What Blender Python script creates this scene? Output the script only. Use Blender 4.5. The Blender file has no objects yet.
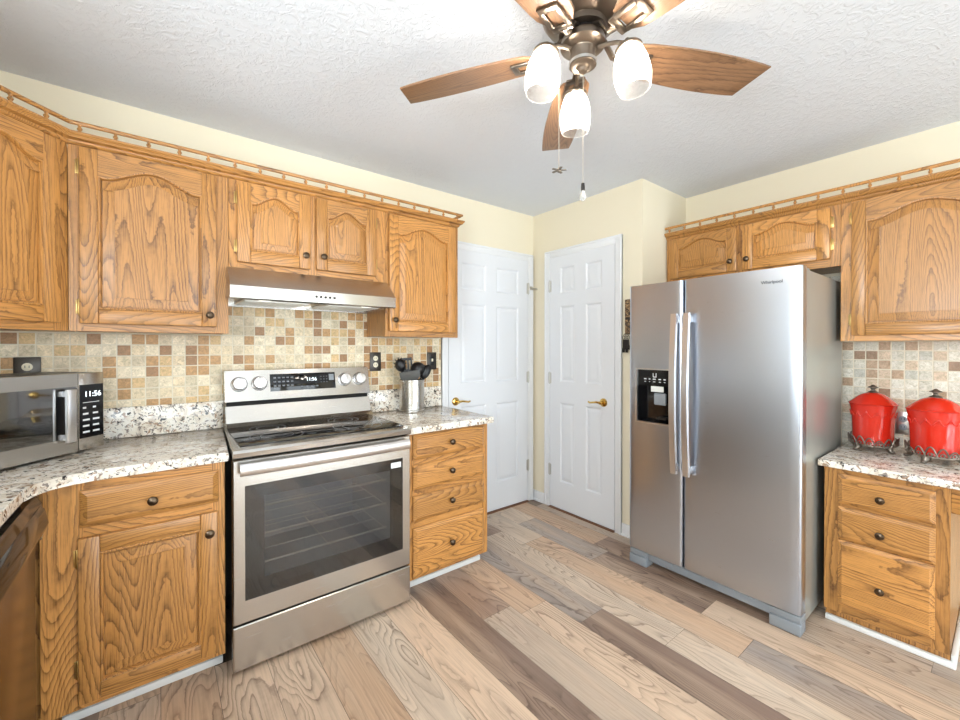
import bpy, bmesh, math, random
from mathutils import Vector, Matrix
PI = math.pi
R = math.radians
random.seed(7)
S = bpy.context.scene
C = S.collection

# ------------------------------------------------------------------ camera, world, lights, exposure
cam = bpy.data.cameras.new('camera')
cam.sensor_width = 36.0
cam.lens = 412.68 / 960 * 36.0
cam.shift_y = -(360 - 350.27) / 960
cam.clip_start = 0.02
co = bpy.data.objects.new('camera', cam)
co.location = (0, 0, 1.309)
co.rotation_euler = (R(90) - 0.0065, 0, R(52.126 - 90))
C.objects.link(co)
S.camera = co

S.view_settings.view_transform = 'Standard'
S.view_settings.look = 'None'
S.view_settings.gamma = 1.0
S.view_settings.use_curve_mapping = False
S.view_settings.exposure = 0.79

world = bpy.data.worlds.new('world')
S.world = world
world.use_nodes = True
bgn = world.node_tree.nodes['Background']
bgn.inputs[0].default_value = (0.80, 0.90, 1.0, 1)
bgn.inputs[1].default_value = 1.2


def area(name, loc, rot, sx, sy, power, col):
    l = bpy.data.lights.new(name, 'AREA')
    l.shape = 'RECTANGLE'
    l.size, l.size_y = sx, sy
    l.energy = power
    l.color = col
    o = bpy.data.objects.new(name, l)
    o.location, o.rotation_euler = loc, rot
    C.objects.link(o)
    return o


# daylight through the patio door behind, the big dining window and the sink window
area('patio_daylight', (1.75, -2.46, 1.08), (R(90), 0, 0), 2.2, 1.95, 38, (0.91, 0.955, 1.0))
area('sink_daylight', (-0.95, 0.0, 1.55), (R(90), 0, R(-90)), 1.3, 0.9, 46, (0.90, 0.95, 1.0))
area('dining_daylight', (-0.2, -2.46, 1.45), (R(90), 0, 0), 1.0, 1.2, 20, (0.88, 0.94, 1.0))


# fill panels added outside the windows, tilted up to brighten the ceiling
area('sink_ceiling_fill', (-1.75, 0.0, .75), (R(90 + 38), 0, R(-90)), 2.2, 1.2, 46, (0.84, 0.92, 1.0))
area('corner_ceiling_fill', (-1.95, -1.35, .50), Vector((.97, 1.5, 1.0)).to_track_quat('-Z', 'Y').to_euler(), 1.0, .7, 92, (0.84, 0.92, 1.0))
area('patio_ceiling_fill', (1.75, -3.6, .25), (R(90 + 32), 0, 0), 2.6, 1.4, 22, (0.84, 0.92, 1.0))


# ------------------------------------------------------------------ materials
def srgb(r, g, b):
    f = lambda c: (c / 255) / 12.92 if c / 255 <= 0.04045 else ((c / 255 + 0.055) / 1.055) ** 2.4
    return (f(r), f(g), f(b), 1)


class NT:
    def __init__(self, name):
        self.m = bpy.data.materials.new(name)
        self.m.use_nodes = True
        self.t = self.m.node_tree
        self.b = self.t.nodes['Principled BSDF']
        self.out = self.t.nodes['Material Output']

    def n(self, typ, **kw):
        nd = self.t.nodes.new(typ)
        for k, v in kw.items():
            setattr(nd, k, v)
        return nd

    def l(self, a, b):
        self.t.links.new(a, b)

    def val(self, x, nd, i):
        if hasattr(x, 'node'):
            self.l(x, nd.inputs[i])
        else:
            nd.inputs[i].default_value = x

    def math(self, op, a, b=None, c=None, clamp=False):
        nd = self.n('ShaderNodeMath', operation=op)
        nd.use_clamp = clamp
        self.val(a, nd, 0)
        if b is not None:
            self.val(b, nd, 1)
        if c is not None:
            self.val(c, nd, 2)
        return nd.outputs[0]

    def vmath(self, op, a, b=None):
        nd = self.n('ShaderNodeVectorMath', operation=op)
        self.val(a, nd, 0)
        if b is not None:
            self.val(b, nd, 1)
        return nd.outputs[0]

    def noise(self, vec, scale=5, detail=2, rough=0.5, dist=0.0):
        nd = self.n('ShaderNodeTexNoise')
        self.l(vec, nd.inputs['Vector'])
        nd.inputs['Scale'].default_value = scale
        nd.inputs['Detail'].default_value = detail
        nd.inputs['Roughness'].default_value = rough
        nd.inputs['Distortion'].default_value = dist
        return nd.outputs['Fac']

    def ramp(self, fac, stops, interp='LINEAR'):
        nd = self.n('ShaderNodeValToRGB')
        nd.color_ramp.interpolation = interp
        e = nd.color_ramp.elements
        while len(e) < len(stops):
            e.new(0.5)
        for el, (p, c) in zip(e, stops):
            el.position = p
            el.color = c if len(c) == 4 else (*c, 1)
        self.val(fac, nd, 0)
        return nd.outputs[0]

    def mix(self, fac, a, b, blend='MIX'):
        nd = self.n('ShaderNodeMix', data_type='RGBA', blend_type=blend)
        self.val(fac, nd, 0)
        self.val(a, nd, 6)
        self.val(b, nd, 7)
        return nd.outputs[2]

    def sep(self, v):
        nd = self.n('ShaderNodeSeparateXYZ')
        self.l(v, nd.inputs[0])
        return nd.outputs

    def comb(self, x, y, z):
        nd = self.n('ShaderNodeCombineXYZ')
        for i, q in enumerate((x, y, z)):
            self.val(q, nd, i)
        return nd.outputs[0]

    def obj(self):
        return self.n('ShaderNodeTexCoord').outputs['Object']

    def bump(self, h, strength=0.3, dist=0.002):
        nd = self.n('ShaderNodeBump')
        nd.inputs['Strength'].default_value = strength
        nd.inputs['Distance'].default_value = dist
        self.l(h, nd.inputs['Height'])
        self.l(nd.outputs[0], self.b.inputs['Normal'])

    def set(self, **kw):
        for k, v in kw.items():
            i = self.b.inputs[k.replace('_', ' ').title() if k not in ('IOR',) else k]
            self.val(v, self.b, i.name) if False else (self.l(v, i) if hasattr(v, 'node') else setattr(i, 'default_value', v))
        return self


def plain(name, col, rough=0.5, metal=0.0, spec=0.5, **kw):
    t = NT(name)
    t.b.inputs['Base Color'].default_value = col
    t.b.inputs['Roughness'].default_value = rough
    t.b.inputs['Metallic'].default_value = metal
    t.b.inputs['Specular IOR Level'].default_value = spec
    for k, v in kw.items():
        t.b.inputs[k].default_value = v
    return t.m


def oak(name, axis, light=(200, 142, 76), dark=(82, 46, 16), rough=0.36):
    """golden oak with cathedral figure; the grain runs along the object's axis"""
    t = NT(name)
    rnd = t.n('ShaderNodeObjectInfo').outputs['Random']
    v = t.vmath('ADD', t.obj(), t.comb(t.math('MULTIPLY', rnd, 37.0), t.math('MULTIPLY', rnd, 11.0), t.math('MULTIPLY', rnd, 23.0)))
    sc = [1.0, 1.0, 1.0]
    sc['xyz'.index(axis)] = 0.11
    vs = t.vmath('MULTIPLY', v, tuple(sc))
    big = t.noise(vs, 5.5, 1.0, 0.4, 0.2)
    wob = t.noise(v, 45.0, 2.0, 0.5)
    ph = t.math('FRACT', t.math('MULTIPLY_ADD', big, 44.0, t.math('MULTIPLY', wob, 0.5)))
    rings = t.ramp(ph, [(0.0, (0.12, 0.12, 0.12, 1)), (0.12, (0, 0, 0, 1)), (0.45, (0.10, 0.10, 0.10, 1)), (0.80, (0.55, 0.55, 0.55, 1)), (0.93, (1, 1, 1, 1)), (1.0, (0.3, 0.3, 0.3, 1))])
    sc2 = [1.0, 1.0, 1.0]
    sc2['xyz'.index(axis)] = 0.035
    fine = t.noise(t.vmath('MULTIPLY', v, tuple(sc2)), 330.0, 2.0, 0.6)
    fine = t.math('SMOOTHSTEP', fine, 0.5, 0.72) if False else t.ramp(fine, [(0.48, (0, 0, 0, 1)), (0.70, (1, 1, 1, 1))])
    tone = t.noise(vs, 1.6, 2.0, 0.5)
    f = t.math('ADD', t.math('MULTIPLY', rings, 0.80), t.math('MULTIPLY', fine, 0.5), clamp=True)
    f = t.math('MULTIPLY', f, t.math('MULTIPLY_ADD', tone, 0.9, 0.35), clamp=True)
    L, D = srgb(*light), srgb(*dark)
    col = t.mix(f, L, D)
    shade = t.math('MULTIPLY_ADD', rnd, 0.28, 0.86)
    col = t.mix(1.0, col, t.comb(shade, shade, shade), 'MULTIPLY')
    t.l(col, t.b.inputs['Base Color'])
    t.b.inputs['Roughness'].default_value = rough
    t.b.inputs['Coat Weight'].default_value = 0.25
    t.b.inputs['Coat Roughness'].default_value = 0.25
    t.bump(t.math('MULTIPLY', f, -1.0), 0.15, 0.001)
    return t.m


M = {}
M['oak_v'] = oak('oak_vertical_grain', 'z')
M['oak_h'] = oak('oak_horizontal_grain', 'x')
M['oak_y'] = oak('oak_depth_grain', 'y')
M['blade'] = oak('fan_blade_wood', 'x', (142, 106, 76), (84, 58, 38), 0.45)
M['white'] = plain('white_trim_paint', srgb(228, 229, 231), 0.35)
M['door_white'] = plain('white_door_paint', srgb(224, 226, 230), 0.38)
M['shoe'] = plain('white_shoe_paint', srgb(232, 232, 230), 0.4)
M['knob'] = plain('antique_bronze', srgb(92, 78, 64), 0.28, 1.0)
M['hinge'] = plain('aged_brass', srgb(196, 166, 106), 0.3, 1.0)
M['brass'] = plain('polished_brass', srgb(222, 184, 104), 0.15, 1.0)
M['nickel'] = plain('satin_nickel', srgb(196, 194, 188), 0.3, 1.0)
M['black_gloss'] = plain('black_gloss', srgb(16, 16, 18), 0.08)
M['black_plastic'] = plain('black_plastic', srgb(22, 22, 24), 0.35)
M['dark_gap'] = plain('dark_recess', srgb(18, 17, 16), 0.8)
M['grey_plastic'] = plain('grey_plastic', srgb(138, 144, 150), 0.45)
M['case_grey'] = plain('grey_appliance_case', srgb(172, 174, 168), 0.28, 0.55)
M['print_white'] = plain('white_print', srgb(232, 234, 236), 0.5)
M['print_grey'] = plain('grey_print', srgb(120, 124, 130), 0.5)
M['logo'] = plain('dark_logo_print', srgb(70, 72, 78), 0.3, 0.6)
M['red'] = plain('red_glaze', srgb(212, 42, 26), 0.10, 0.0, 0.5, **{'Coat Weight': 0.6, 'Coat Roughness': 0.05})
M['iron'] = plain('antique_pewter', srgb(134, 124, 114), 0.38, 0.9)
M['iron_dark'] = plain('dark_wrought_iron', srgb(52, 48, 46), 0.45, 0.7)
M['fan_metal'] = plain('brushed_bronze', srgb(118, 106, 94), 0.30, 0.9)
M['fan_dark'] = plain('dark_fan_metal', srgb(46, 44, 46), 0.35, 0.7)
M['plate'] = plain('dark_pewter_plate', srgb(74, 70, 66), 0.35, 0.8)
M['ivory'] = plain('ivory_plastic', srgb(232, 224, 200), 0.4)
M['paper'] = plain('paper_label', srgb(225, 228, 224), 0.7)
M['rope'] = plain('chain_metal', srgb(190, 182, 170), 0.35, 0.8)
M['threshold'] = plain('wood_threshold', srgb(120, 80, 56), 0.5)
M['tool'] = plain('black_nylon', srgb(24, 24, 27), 0.32)
M['tool_grey'] = plain('grey_nylon', srgb(86, 86, 84), 0.4)


def stainless(name, axis, col=(196, 192, 186), rough=0.25):
    t = NT(name)
    sc = [1.0, 1.0, 1.0]
    sc['xyz'.index(axis)] = 0.01
    nz = t.noise(t.vmath('MULTIPLY', t.obj(), tuple(sc)), 420.0, 2.0, 0.6)
    t.b.inputs['Base Color'].default_value = srgb(*col)
    t.b.inputs['Metallic'].default_value = 1.0
    t.l(t.math('MULTIPLY_ADD', nz, 0.10, rough - 0.05), t.b.inputs['Roughness'])
    return t.m


M['steel'] = stainless('brushed_stainless', 'x')
M['fridge_steel'] = stainless('brushed_fridge_stainless', 'x', (190, 197, 209), 0.30)
M['steel_dark'] = stainless('dark_stainless', 'x', (150, 132, 112), 0.24)
M['dw_panel'] = plain('dark_bronze_panel', srgb(38, 29, 23), 0.10, 0.3)
M['handle_steel'] = plain('handle_stainless', srgb(226, 225, 226), 0.32, 1.0)


def granite():
    t = NT('speckled_granite')
    v = t.obj()
    vd = t.vmath('ADD', v, t.vmath('MULTIPLY', t.n('ShaderNodeTexNoise').outputs['Color'], (0.0, 0.0, 0.0)))
    patch = t.noise(v, 16.0, 3.0, 0.6, 0.6)
    base = t.ramp(patch, [(0.34, srgb(196, 182, 166)), (0.44, srgb(232, 223, 208)), (0.60, srgb(246, 242, 234)), (0.74, srgb(222, 217, 212))])
    tan = t.noise(v, 42.0, 3.0, 0.6, 1.0)
    base = t.mix(t.ramp(tan, [(0.58, (0, 0, 0, 1)), (0.64, (0.85, 0.85, 0.85, 1))]), base, srgb(150, 112, 80))
    gr = t.noise(vd, 60.0, 2.0, 0.55, 0.8)
    base = t.mix(t.ramp(gr, [(0.59, (0, 0, 0, 1)), (0.63, (0.85, 0.85, 0.85, 1))]), base, srgb(122, 112, 106))
    bl = t.noise(t.vmath('ADD', v, (3.1, 1.7, 0.4)), 48.0, 3.0, 0.62, 0.9)
    base = t.mix(t.ramp(bl, [(0.60, (0, 0, 0, 1)), (0.635, (1, 1, 1, 1))]), base, srgb(36, 32, 34))
    t.l(base, t.b.inputs['Base Color'])
    t.b.inputs['Roughness'].default_value = 0.10
    return t.m


M['granite'] = granite()


def tiles(name, pitch, zoff, xoff, stops):
    """tumbled stone mosaic squares in the object's x-z plane"""
    t = NT(name)
    x, y, z = t.sep(t.obj())[:3]
    u = t.math('DIVIDE', t.math('ADD', x, 10 * pitch + xoff), pitch)
    w = t.math('DIVIDE', t.math('ADD', z, zoff), pitch)
    iu, iw = t.math('FLOOR', u), t.math('FLOOR', w)
    fu, fw = t.math('FRACT', u), t.math('FRACT', w)
    wn = t.n('ShaderNodeTexWhiteNoise', noise_dimensions='2D')
    t.l(t.comb(iu, iw, 0), wn.inputs['Vector'])
    r = wn.outputs['Value']
    col = t.ramp(r, stops, 'CONSTANT')
    wn2 = t.n('ShaderNodeTexWhiteNoise', noise_dimensions='3D')
    t.l(t.comb(iu, iw, 7.0), wn2.inputs['Vector'])
    v2 = t.vmath('ADD', t.obj(), t.vmath('MULTIPLY', wn2.outputs['Color'], (5.0, 5.0, 5.0)))
    mott = t.noise(v2, 55.0, 4.0, 0.65, 1.2)
    m = t.math('MULTIPLY_ADD', mott, 1.5, 0.28)
    col = t.mix(1.0, col, t.comb(m, m, t.math('MULTIPLY_ADD', mott, 1.9, 0.08)), 'MULTIPLY')
    vein = t.noise(v2, 120.0, 3.0, 0.6, 2.0)
    vein = t.ramp(vein, [(0.60, (0, 0, 0, 1)), (0.68, (0.55, 0.55, 0.55, 1))])
    col = t.mix(vein, col, srgb(132, 92, 56))
    g = 0.035
    eu = t.math('MINIMUM', fu, t.math('SUBTRACT', 1.0, fu))
    ew = t.math('MINIMUM', fw, t.math('SUBTRACT', 1.0, fw))
    e = t.math('MINIMUM', eu, ew)
    inside = t.ramp(e, [(g, (0, 0, 0, 1)), (g + 0.03, (1, 1, 1, 1))])
    col = t.mix(inside, srgb(226, 216, 194), col)
    t.l(col, t.b.inputs['Base Color'])
    t.b.inputs['Roughness'].default_value = 0.42
    t.bump(inside, 0.5, 0.002)
    return t.m


TS = [(0.0, srgb(222, 204, 170)), (0.20, srgb(230, 216, 188)), (0.36, srgb(208, 192, 162)), (0.52, srgb(210, 178, 128)),
      (0.66, srgb(188, 146, 96)), (0.80, srgb(160, 120, 80)), (0.92, srgb(208, 194, 164))]
TSB = [(0.0, srgb(206, 200, 184)), (0.28, srgb(220, 214, 198)), (0.46, srgb(192, 188, 174)), (0.60, srgb(202, 180, 154)),
       (0.74, srgb(178, 150, 122)), (0.86, srgb(150, 120, 94)), (0.94, srgb(200, 194, 178))]
M['tile_a'] = tiles('stone_mosaic_range_wall', 0.0513, 10 * 0.0513 - 1.373 % 0.0513, 0.0, TS)
M['tile_b'] = tiles('stone_mosaic_right_wall', 0.0513, 10 * 0.0513 - 1.343 % 0.0513, 0.012, TSB)


def wall_paint(name, c):
    t = NT(name)
    t.b.inputs['Base Color'].default_value = srgb(*c)
    t.b.inputs['Roughness'].default_value = 0.75
    t.bump(t.noise(t.obj(), 160.0, 3.0), 0.12, 0.002)
    return t.m


M['wall'] = wall_paint('cream_wall_paint', (231, 221, 197))


def ceiling_mat():
    t = NT('knockdown_ceiling_paint')
    t.b.inputs['Base Color'].default_value = srgb(222, 226, 232)
    t.b.inputs['Roughness'].default_value = 0.8
    a = t.noise(t.obj(), 26.0, 4.0, 0.6, 1.6)
    a = t.ramp(a, [(0.46, (0, 0, 0, 1)), (0.60, (1, 1, 1, 1))])
    t.bump(a, 0.35, 0.006)
    return t.m


M['ceiling'] = ceiling_mat()


def floor_mat():
    """weathered vinyl planks: every plank face carries its own tone and offset in colour attributes"""
    t = NT('weathered_plank_floor')
    at = t.n('ShaderNodeAttribute', attribute_name='plank_tone')
    at2 = t.n('ShaderNodeAttribute', attribute_name='plank_seed')
    x, y, z = t.sep(t.obj())[:3]
    seed = at2.outputs['Fac']
    v = t.comb(t.math('MULTIPLY_ADD', seed, 91.0, x), t.math('MULTIPLY_ADD', seed, 57.0, y), t.math('MULTIPLY', seed, 13.0))
    vs = t.vmath('MULTIPLY', v, (1.0, 0.16, 1.0))
    big = t.noise(vs, 7.5, 1.5, 0.45, 0.3)
    ph = t.math('FRACT', t.math('MULTIPLY_ADD', big, 22.0, t.math('MULTIPLY', t.noise(v, 40.0, 2.0), 0.35)))
    rings = t.ramp(ph, [(0.0, (0.1, 0.1, 0.1, 1)), (0.1, (0, 0, 0, 1)), (0.5, (0.08, 0.08, 0.08, 1)), (0.82, (0.5, 0.5, 0.5, 1)), (0.93, (1, 1, 1, 1)), (1.0, (0.3, 0.3, 0.3, 1))])
    amt = t.noise(t.vmath('MULTIPLY', v, (1.0, 0.3, 1.0)), 4.0, 2.0, 0.5)
    amt = t.ramp(amt, [(0.35, (0.1, 0.1, 0.1, 1)), (0.62, (1, 1, 1, 1))])
    fine = t.noise(t.vmath('MULTIPLY', v, (1.0, 0.03, 1.0)), 160.0, 2.0, 0.6)
    fine = t.ramp(fine, [(0.42, (0, 0, 0, 1)), (0.72, (1, 1, 1, 1))])
    f = t.math('ADD', t.math('MULTIPLY', t.math('MULTIPLY', rings, amt), 0.75), t.math('MULTIPLY', fine, 0.22), clamp=True)
    band = t.noise(t.vmath('MULTIPLY', v, (1.0, 0.10, 1.0)), 9.0, 2.0, 0.5)
    basec = t.mix(t.ramp(band, [(0.42, (0, 0, 0, 1)), (0.64, (0.50, 0.50, 0.50, 1))]), at.outputs['Color'], (0.60, 0.44, 0.315, 1))
    basec = t.mix(t.ramp(band, [(0.30, (0.35, 0.35, 0.35, 1)), (0.42, (0, 0, 0, 1))]), basec, (0.34, 0.25, 0.195, 1))
    col = t.mix(f, basec, t.mix(1.0, basec, (0.24, 0.175, 0.15, 1), 'MULTIPLY'))
    tone = t.noise(t.vmath('MULTIPLY', v, (1.0, 0.25, 1.0)), 3.0, 2.0, 0.5)
    k = t.math('MULTIPLY_ADD', tone, 0.55, 0.72)
    col = t.mix(1.0, col, t.comb(k, k, k), 'MULTIPLY')
    t.l(col, t.b.inputs['Base Color'])
    t.b.inputs['Roughness'].default_value = 0.42
    t.bump(t.math('MULTIPLY', f, -1.0), 0.1, 0.001)
    return t.m


M['floor'] = floor_mat()


def glass_tint(name, tint, gloss=0.08, base=0.06):
    """thin pane: see-through with a tint plus a fresnel reflection"""
    t = NT(name)
    tr = t.n('ShaderNodeBsdfTransparent')
    tr.inputs[0].default_value = (*tint, 1)
    gl = t.n('ShaderNodeBsdfGlossy')
    gl.inputs['Roughness'].default_value = gloss
    lw = t.n('ShaderNodeFresnel')
    lw.inputs['IOR'].default_value = 1.6
    ms = t.n('ShaderNodeMixShader')
    front = t.math('SUBTRACT', 1.0, t.n('ShaderNodeNewGeometry').outputs['Backfacing'])
    t.l(t.math('MULTIPLY', t.math('ADD', lw.outputs[0], base, clamp=True), front), ms.inputs[0])
    t.l(tr.outputs[0], ms.inputs[1])
    t.l(gl.outputs[0], ms.inputs[2])
    t.l(ms.outputs[0], t.out.inputs[0])
    return t.m


M['oven_glass'] = glass_tint('oven_window_glass', (0.70, 0.69, 0.68), 0.02, 0.05)
M['mw_glass'] = glass_tint('microwave_window_glass', (0.25, 0.26, 0.28), 0.04, 0.22)


def shade_mat():
    t = NT('seeded_glass_shade')
    sp = t.noise(t.obj(), 260.0, 3.0, 0.7)
    sp = t.ramp(sp, [(0.50, (0, 0, 0, 1)), (0.66, (1, 1, 1, 1))])
    tr = t.n('ShaderNodeBsdfTransparent')
    em = t.n('ShaderNodeEmission')
    em.inputs['Color'].default_value = (1.0, 0.95, 0.86, 1)
    em.inputs['Strength'].default_value = 0.5
    df = t.n('ShaderNodeBsdfTranslucent')
    df.inputs['Color'].default_value = (0.85, 0.83, 0.8, 1)
    a = t.n('ShaderNodeMixShader')
    a.inputs[0].default_value = 0.45
    t.l(df.outputs[0], a.inputs[1])
    t.l(em.outputs[0], a.inputs[2])
    lw = t.n('ShaderNodeLayerWeight')
    lw.inputs['Blend'].default_value = 0.35
    fac = t.math('ADD', t.math('MULTIPLY_ADD', sp, 0.20, 0.16), t.math('MULTIPLY', lw.outputs['Facing'], 0.5), clamp=True)
    b = t.n('ShaderNodeMixShader')
    t.l(fac, b.inputs[0])
    t.l(tr.outputs[0], b.inputs[1])
    t.l(a.outputs[0], b.inputs[2])
    t.l(b.outputs[0], t.out.inputs[0])
    return t.m


M['shade'] = shade_mat()


def emit(name, col, st):
    t = NT(name)
    t.b.inputs['Base Color'].default_value = (*col, 1)
    t.b.inputs['Emission Color'].default_value = (*col, 1)
    t.b.inputs['Emission Strength'].default_value = st
    return t.m


M['bulb'] = emit('lit_bulb', (1.0, 0.92, 0.80), 165.0)
M['digits'] = emit('lit_digits', (0.85, 0.95, 1.0), 1.2)
M['hood_light'] = emit('hood_lamp_lens', (1.0, 0.97, 0.92), 0.9)
M['clear_bulb'] = plain('clear_crystal', srgb(235, 235, 232), 0.08, 0.0, 0.5, **{'Transmission Weight': 0.7})
t_ = NT('rustic_sign_board')
t_.l(t_.ramp(t_.noise(t_.obj(), 45.0, 3.0, 0.6, 1.5), [(0.44, srgb(40, 30, 22)), (0.52, srgb(128, 98, 66)), (0.62, srgb(168, 140, 100))]), t_.b.inputs['Base Color'])
M['sign'] = t_.m
M['sky_pane'] = glass_tint('window_glass', (0.96, 0.98, 0.98), 0.02, 0.0)


# ------------------------------------------------------------------ mesh helpers
class MB:
    def __init__(self):
        self.bm = bmesh.new()
        self.tf = Matrix.Identity(4)

    def v(self, p):
        return self.bm.verts.new(self.tf @ Vector(p))

    def face(self, vs, mi=0):
        try:
            f = self.bm.faces.new(vs)
            f.material_index = mi
            return f
        except ValueError:
            return None

    def box(self, x0, x1, y0, y1, z0, z1, mi=0, bev=0.0, seg=2):
        if x0 > x1: x0, x1 = x1, x0
        if y0 > y1: y0, y1 = y1, y0
        if z0 > z1: z0, z1 = z1, z0
        P = [self.v(p) for p in ((x0, y0, z0), (x1, y0, z0), (x1, y1, z0), (x0, y1, z0), (x0, y0, z1), (x1, y0, z1), (x1, y1, z1), (x0, y1, z1))]
        fs = [self.face([P[i] for i in q], mi) for q in ((3, 2, 1, 0), (4, 5, 6, 7), (0, 1, 5, 4), (1, 2, 6, 5), (2, 3, 7, 6), (3, 0, 4, 7))]
        if bev > 0:
            es = list({e for f in fs for e in f.edges})
            r = bmesh.ops.bevel(self.bm, geom=es, offset=bev, segments=seg, profile=0.5, affect='EDGES')
            for f in r['faces']:
                f.material_index = mi
        return self

    def prism(self, poly, axis, a, b, mi=0, bev=0.0):
        """polygon (2D) extruded along axis; 2D axes are the other two in xyz order"""
        def mk(p, t):
            if axis == 'x': return (t, p[0], p[1])
            if axis == 'y': return (p[0], t, p[1])
            return (p[0], p[1], t)
        A = [self.v(mk(p, a)) for p in poly]
        B = [self.v(mk(p, b)) for p in poly]
        n = len(poly)
        fs = [self.face(A, mi), self.face(list(reversed(B)), mi)]
        for i in range(n):
            fs.append(self.face([A[i], B[i], B[(i + 1) % n], A[(i + 1) % n]], mi))
        if bev > 0:
            es = list({e for f in fs[:2] for e in f.edges})
            r = bmesh.ops.bevel(self.bm, geom=es, offset=bev, segments=2, profile=0.5, affect='EDGES')
            for f in r['faces']:
                f.material_index = mi
        return self

    def rings(self, loops, mi=0, cap0=False, cap1=False, closed=True):
        L = [[self.v(p) for p in lp] for lp in loops]
        for A, B in zip(L, L[1:]):
            n = len(A)
            for i in range(n if closed else n - 1):
                self.face([A[i], A[(i + 1) % n], B[(i + 1) % n], B[i]], mi)
        if cap0: self.face(list(reversed(L[0])), mi)
        if cap1: self.face(L[-1], mi)
        return L

    def lathe(self, prof, c=(0, 0, 0), seg=24, mi=0, axis='z', cap=True):
        loops = []
        for r, h in prof:
            lp = []
            for k in range(seg):
                a = 2 * PI * k / seg
                p = (r * math.cos(a), r * math.sin(a), h)
                if axis == 'y': p = (p[0], p[2], p[1])
                if axis == '-y': p = (p[0], -p[2], p[1])
                if axis == 'x': p = (p[2], p[0], p[1])
                lp.append((c[0] + p[0], c[1] + p[1], c[2] + p[2]))
            loops.append(lp)
        self.rings(loops, mi, cap and prof[0][0] > 1e-5, cap and prof[-1][0] > 1e-5)
        return self

    def tube(self, pts, r, seg=10, mi=0, flat=1.0, up=(0, 0, 1)):
        pts = [Vector(p) for p in pts]
        rs = r if isinstance(r, (list, tuple)) else [r] * len(pts)
        loops = []
        N = None
        for i, p in enumerate(pts):
            d = (pts[min(i + 1, len(pts) - 1)] - pts[max(i - 1, 0)]).normalized()
            if N is None:
                N = d.cross(Vector(up))
                if N.length < 1e-3: N = d.cross(Vector((1, 0, 0)))
            N = (N - d * N.dot(d)).normalized()
            B = d.cross(N)
            loops.append([p + N * (rs[i] * math.cos(2 * PI * k / seg)) + B * (rs[i] * flat * math.sin(2 * PI * k / seg)) for k in range(seg)])
        self.rings(loops, mi, True, True)
        return self

    def ell(self, c, r, seg=16, rn=10, mi=0):
        prof = []
        loops = []
        for j in range(1, rn):
            t = PI * j / rn - PI / 2
            loops.append([(c[0] + r[0] * math.cos(t) * math.cos(2 * PI * k / seg), c[1] + r[1] * math.cos(t) * math.sin(2 * PI * k / seg), c[2] + r[2] * math.sin(t)) for k in range(seg)])
        L = self.rings(loops, mi)
        a, b = self.v((c[0], c[1], c[2] - r[2])), self.v((c[0], c[1], c[2] + r[2]))
        for k in range(seg):
            self.face([L[0][(k + 1) % seg], L[0][k], a], mi)
            self.face([L[-1][k], L[-1][(k + 1) % seg], b], mi)
        return self

    def build(self, name, mats, parent=None, ang=35, loc=None, rot=None):
        bmesh.ops.recalc_face_normals(self.bm, faces=self.bm.faces[:])
        me = bpy.data.meshes.new(name)
        self.bm.to_mesh(me)
        self.bm.free()
        for m in (mats if isinstance(mats, (list, tuple)) else [mats]):
            me.materials.append(M[m] if isinstance(m, str) else m)
        for p in me.polygons:
            p.use_smooth = True
        me.set_sharp_from_angle(angle=R(ang))
        o = bpy.data.objects.new(name, me)
        C.objects.link(o)
        if parent is not None:
            o.parent = parent
        if loc is not None: o.location = loc
        if rot is not None: o.rotation_euler = (0, 0, rot)
        return o


def tag(o, label, cat, group=None, kind=None):
    o['label'] = label
    o['category'] = cat
    if group: o['group'] = group
    if kind: o['kind'] = kind
    return o


def thing(name, label, cat, loc=(0, 0, 0), rot=0.0, group=None):
    o = bpy.data.objects.new(name, None)
    o.empty_display_size = 0.05
    C.objects.link(o)
    o.location = loc
    o.rotation_euler = (0, 0, rot)
    return tag(o, label, cat, group)


def struct(o):
    o['kind'] = 'structure'
    return o


def text(name, s, size, mat, parent, mtx, depth=0.0006, align='CENTER'):
    cu = bpy.data.curves.new(name, 'FONT')
    cu.body = s
    cu.size = size
    cu.extrude = depth
    cu.align_x = align
    cu.align_y = 'CENTER'
    tmp = bpy.data.objects.new(name, cu)
    C.objects.link(tmp)
    bpy.context.view_layer.update()
    me = bpy.data.meshes.new_from_object(tmp.evaluated_get(bpy.context.evaluated_depsgraph_get()))
    bpy.data.objects.remove(tmp)
    me.transform(mtx)
    me.materials.clear()
    me.materials.append(M[mat])
    o = bpy.data.objects.new(name, me)
    C.objects.link(o)
    o.parent = parent
    return o


FRONT = Matrix.Rotation(R(90), 4, 'X')          # text in the x-z plane, read from -y


def offset_poly(P, d):
    """inset a CCW polygon (x,z) by d"""
    n = len(P)
    out = []
    for i in range(n):
        a, b, c = Vector(P[i - 1]), Vector(P[i]), Vector(P[(i + 1) % n])
        e1, e2 = (b - a).normalized(), (c - b).normalized()
        n1, n2 = Vector((-e1.y, e1.x)), Vector((-e2.y, e2.x))
        k = 1 + n1.dot(n2)
        m = (n1 + n2) / max(k, 0.35)
        out.append(tuple(b + m * d))
    return out


# ------------------------------------------------------------------ room constants (metres)
YA, XC, YD, XB, XL, YB, H = 2.535, 2.556, 1.516, 3.157, -0.885, -2.40, 2.44
RB = R(-90)      # local frame for things on the right wall (their front faces -x)

# ------------------------------------------------------------------ floor of planks
TONES = {
    'c': (0.72, 0.535, 0.385), 'l': (0.70, 0.565, 0.435), 't': (0.62, 0.415, 0.27), 'g': (0.51, 0.405, 0.315),
    'b': (0.34, 0.225, 0.165), 'd': (0.235, 0.155, 0.115), 's': (0.39, 0.325, 0.28),
}
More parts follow.
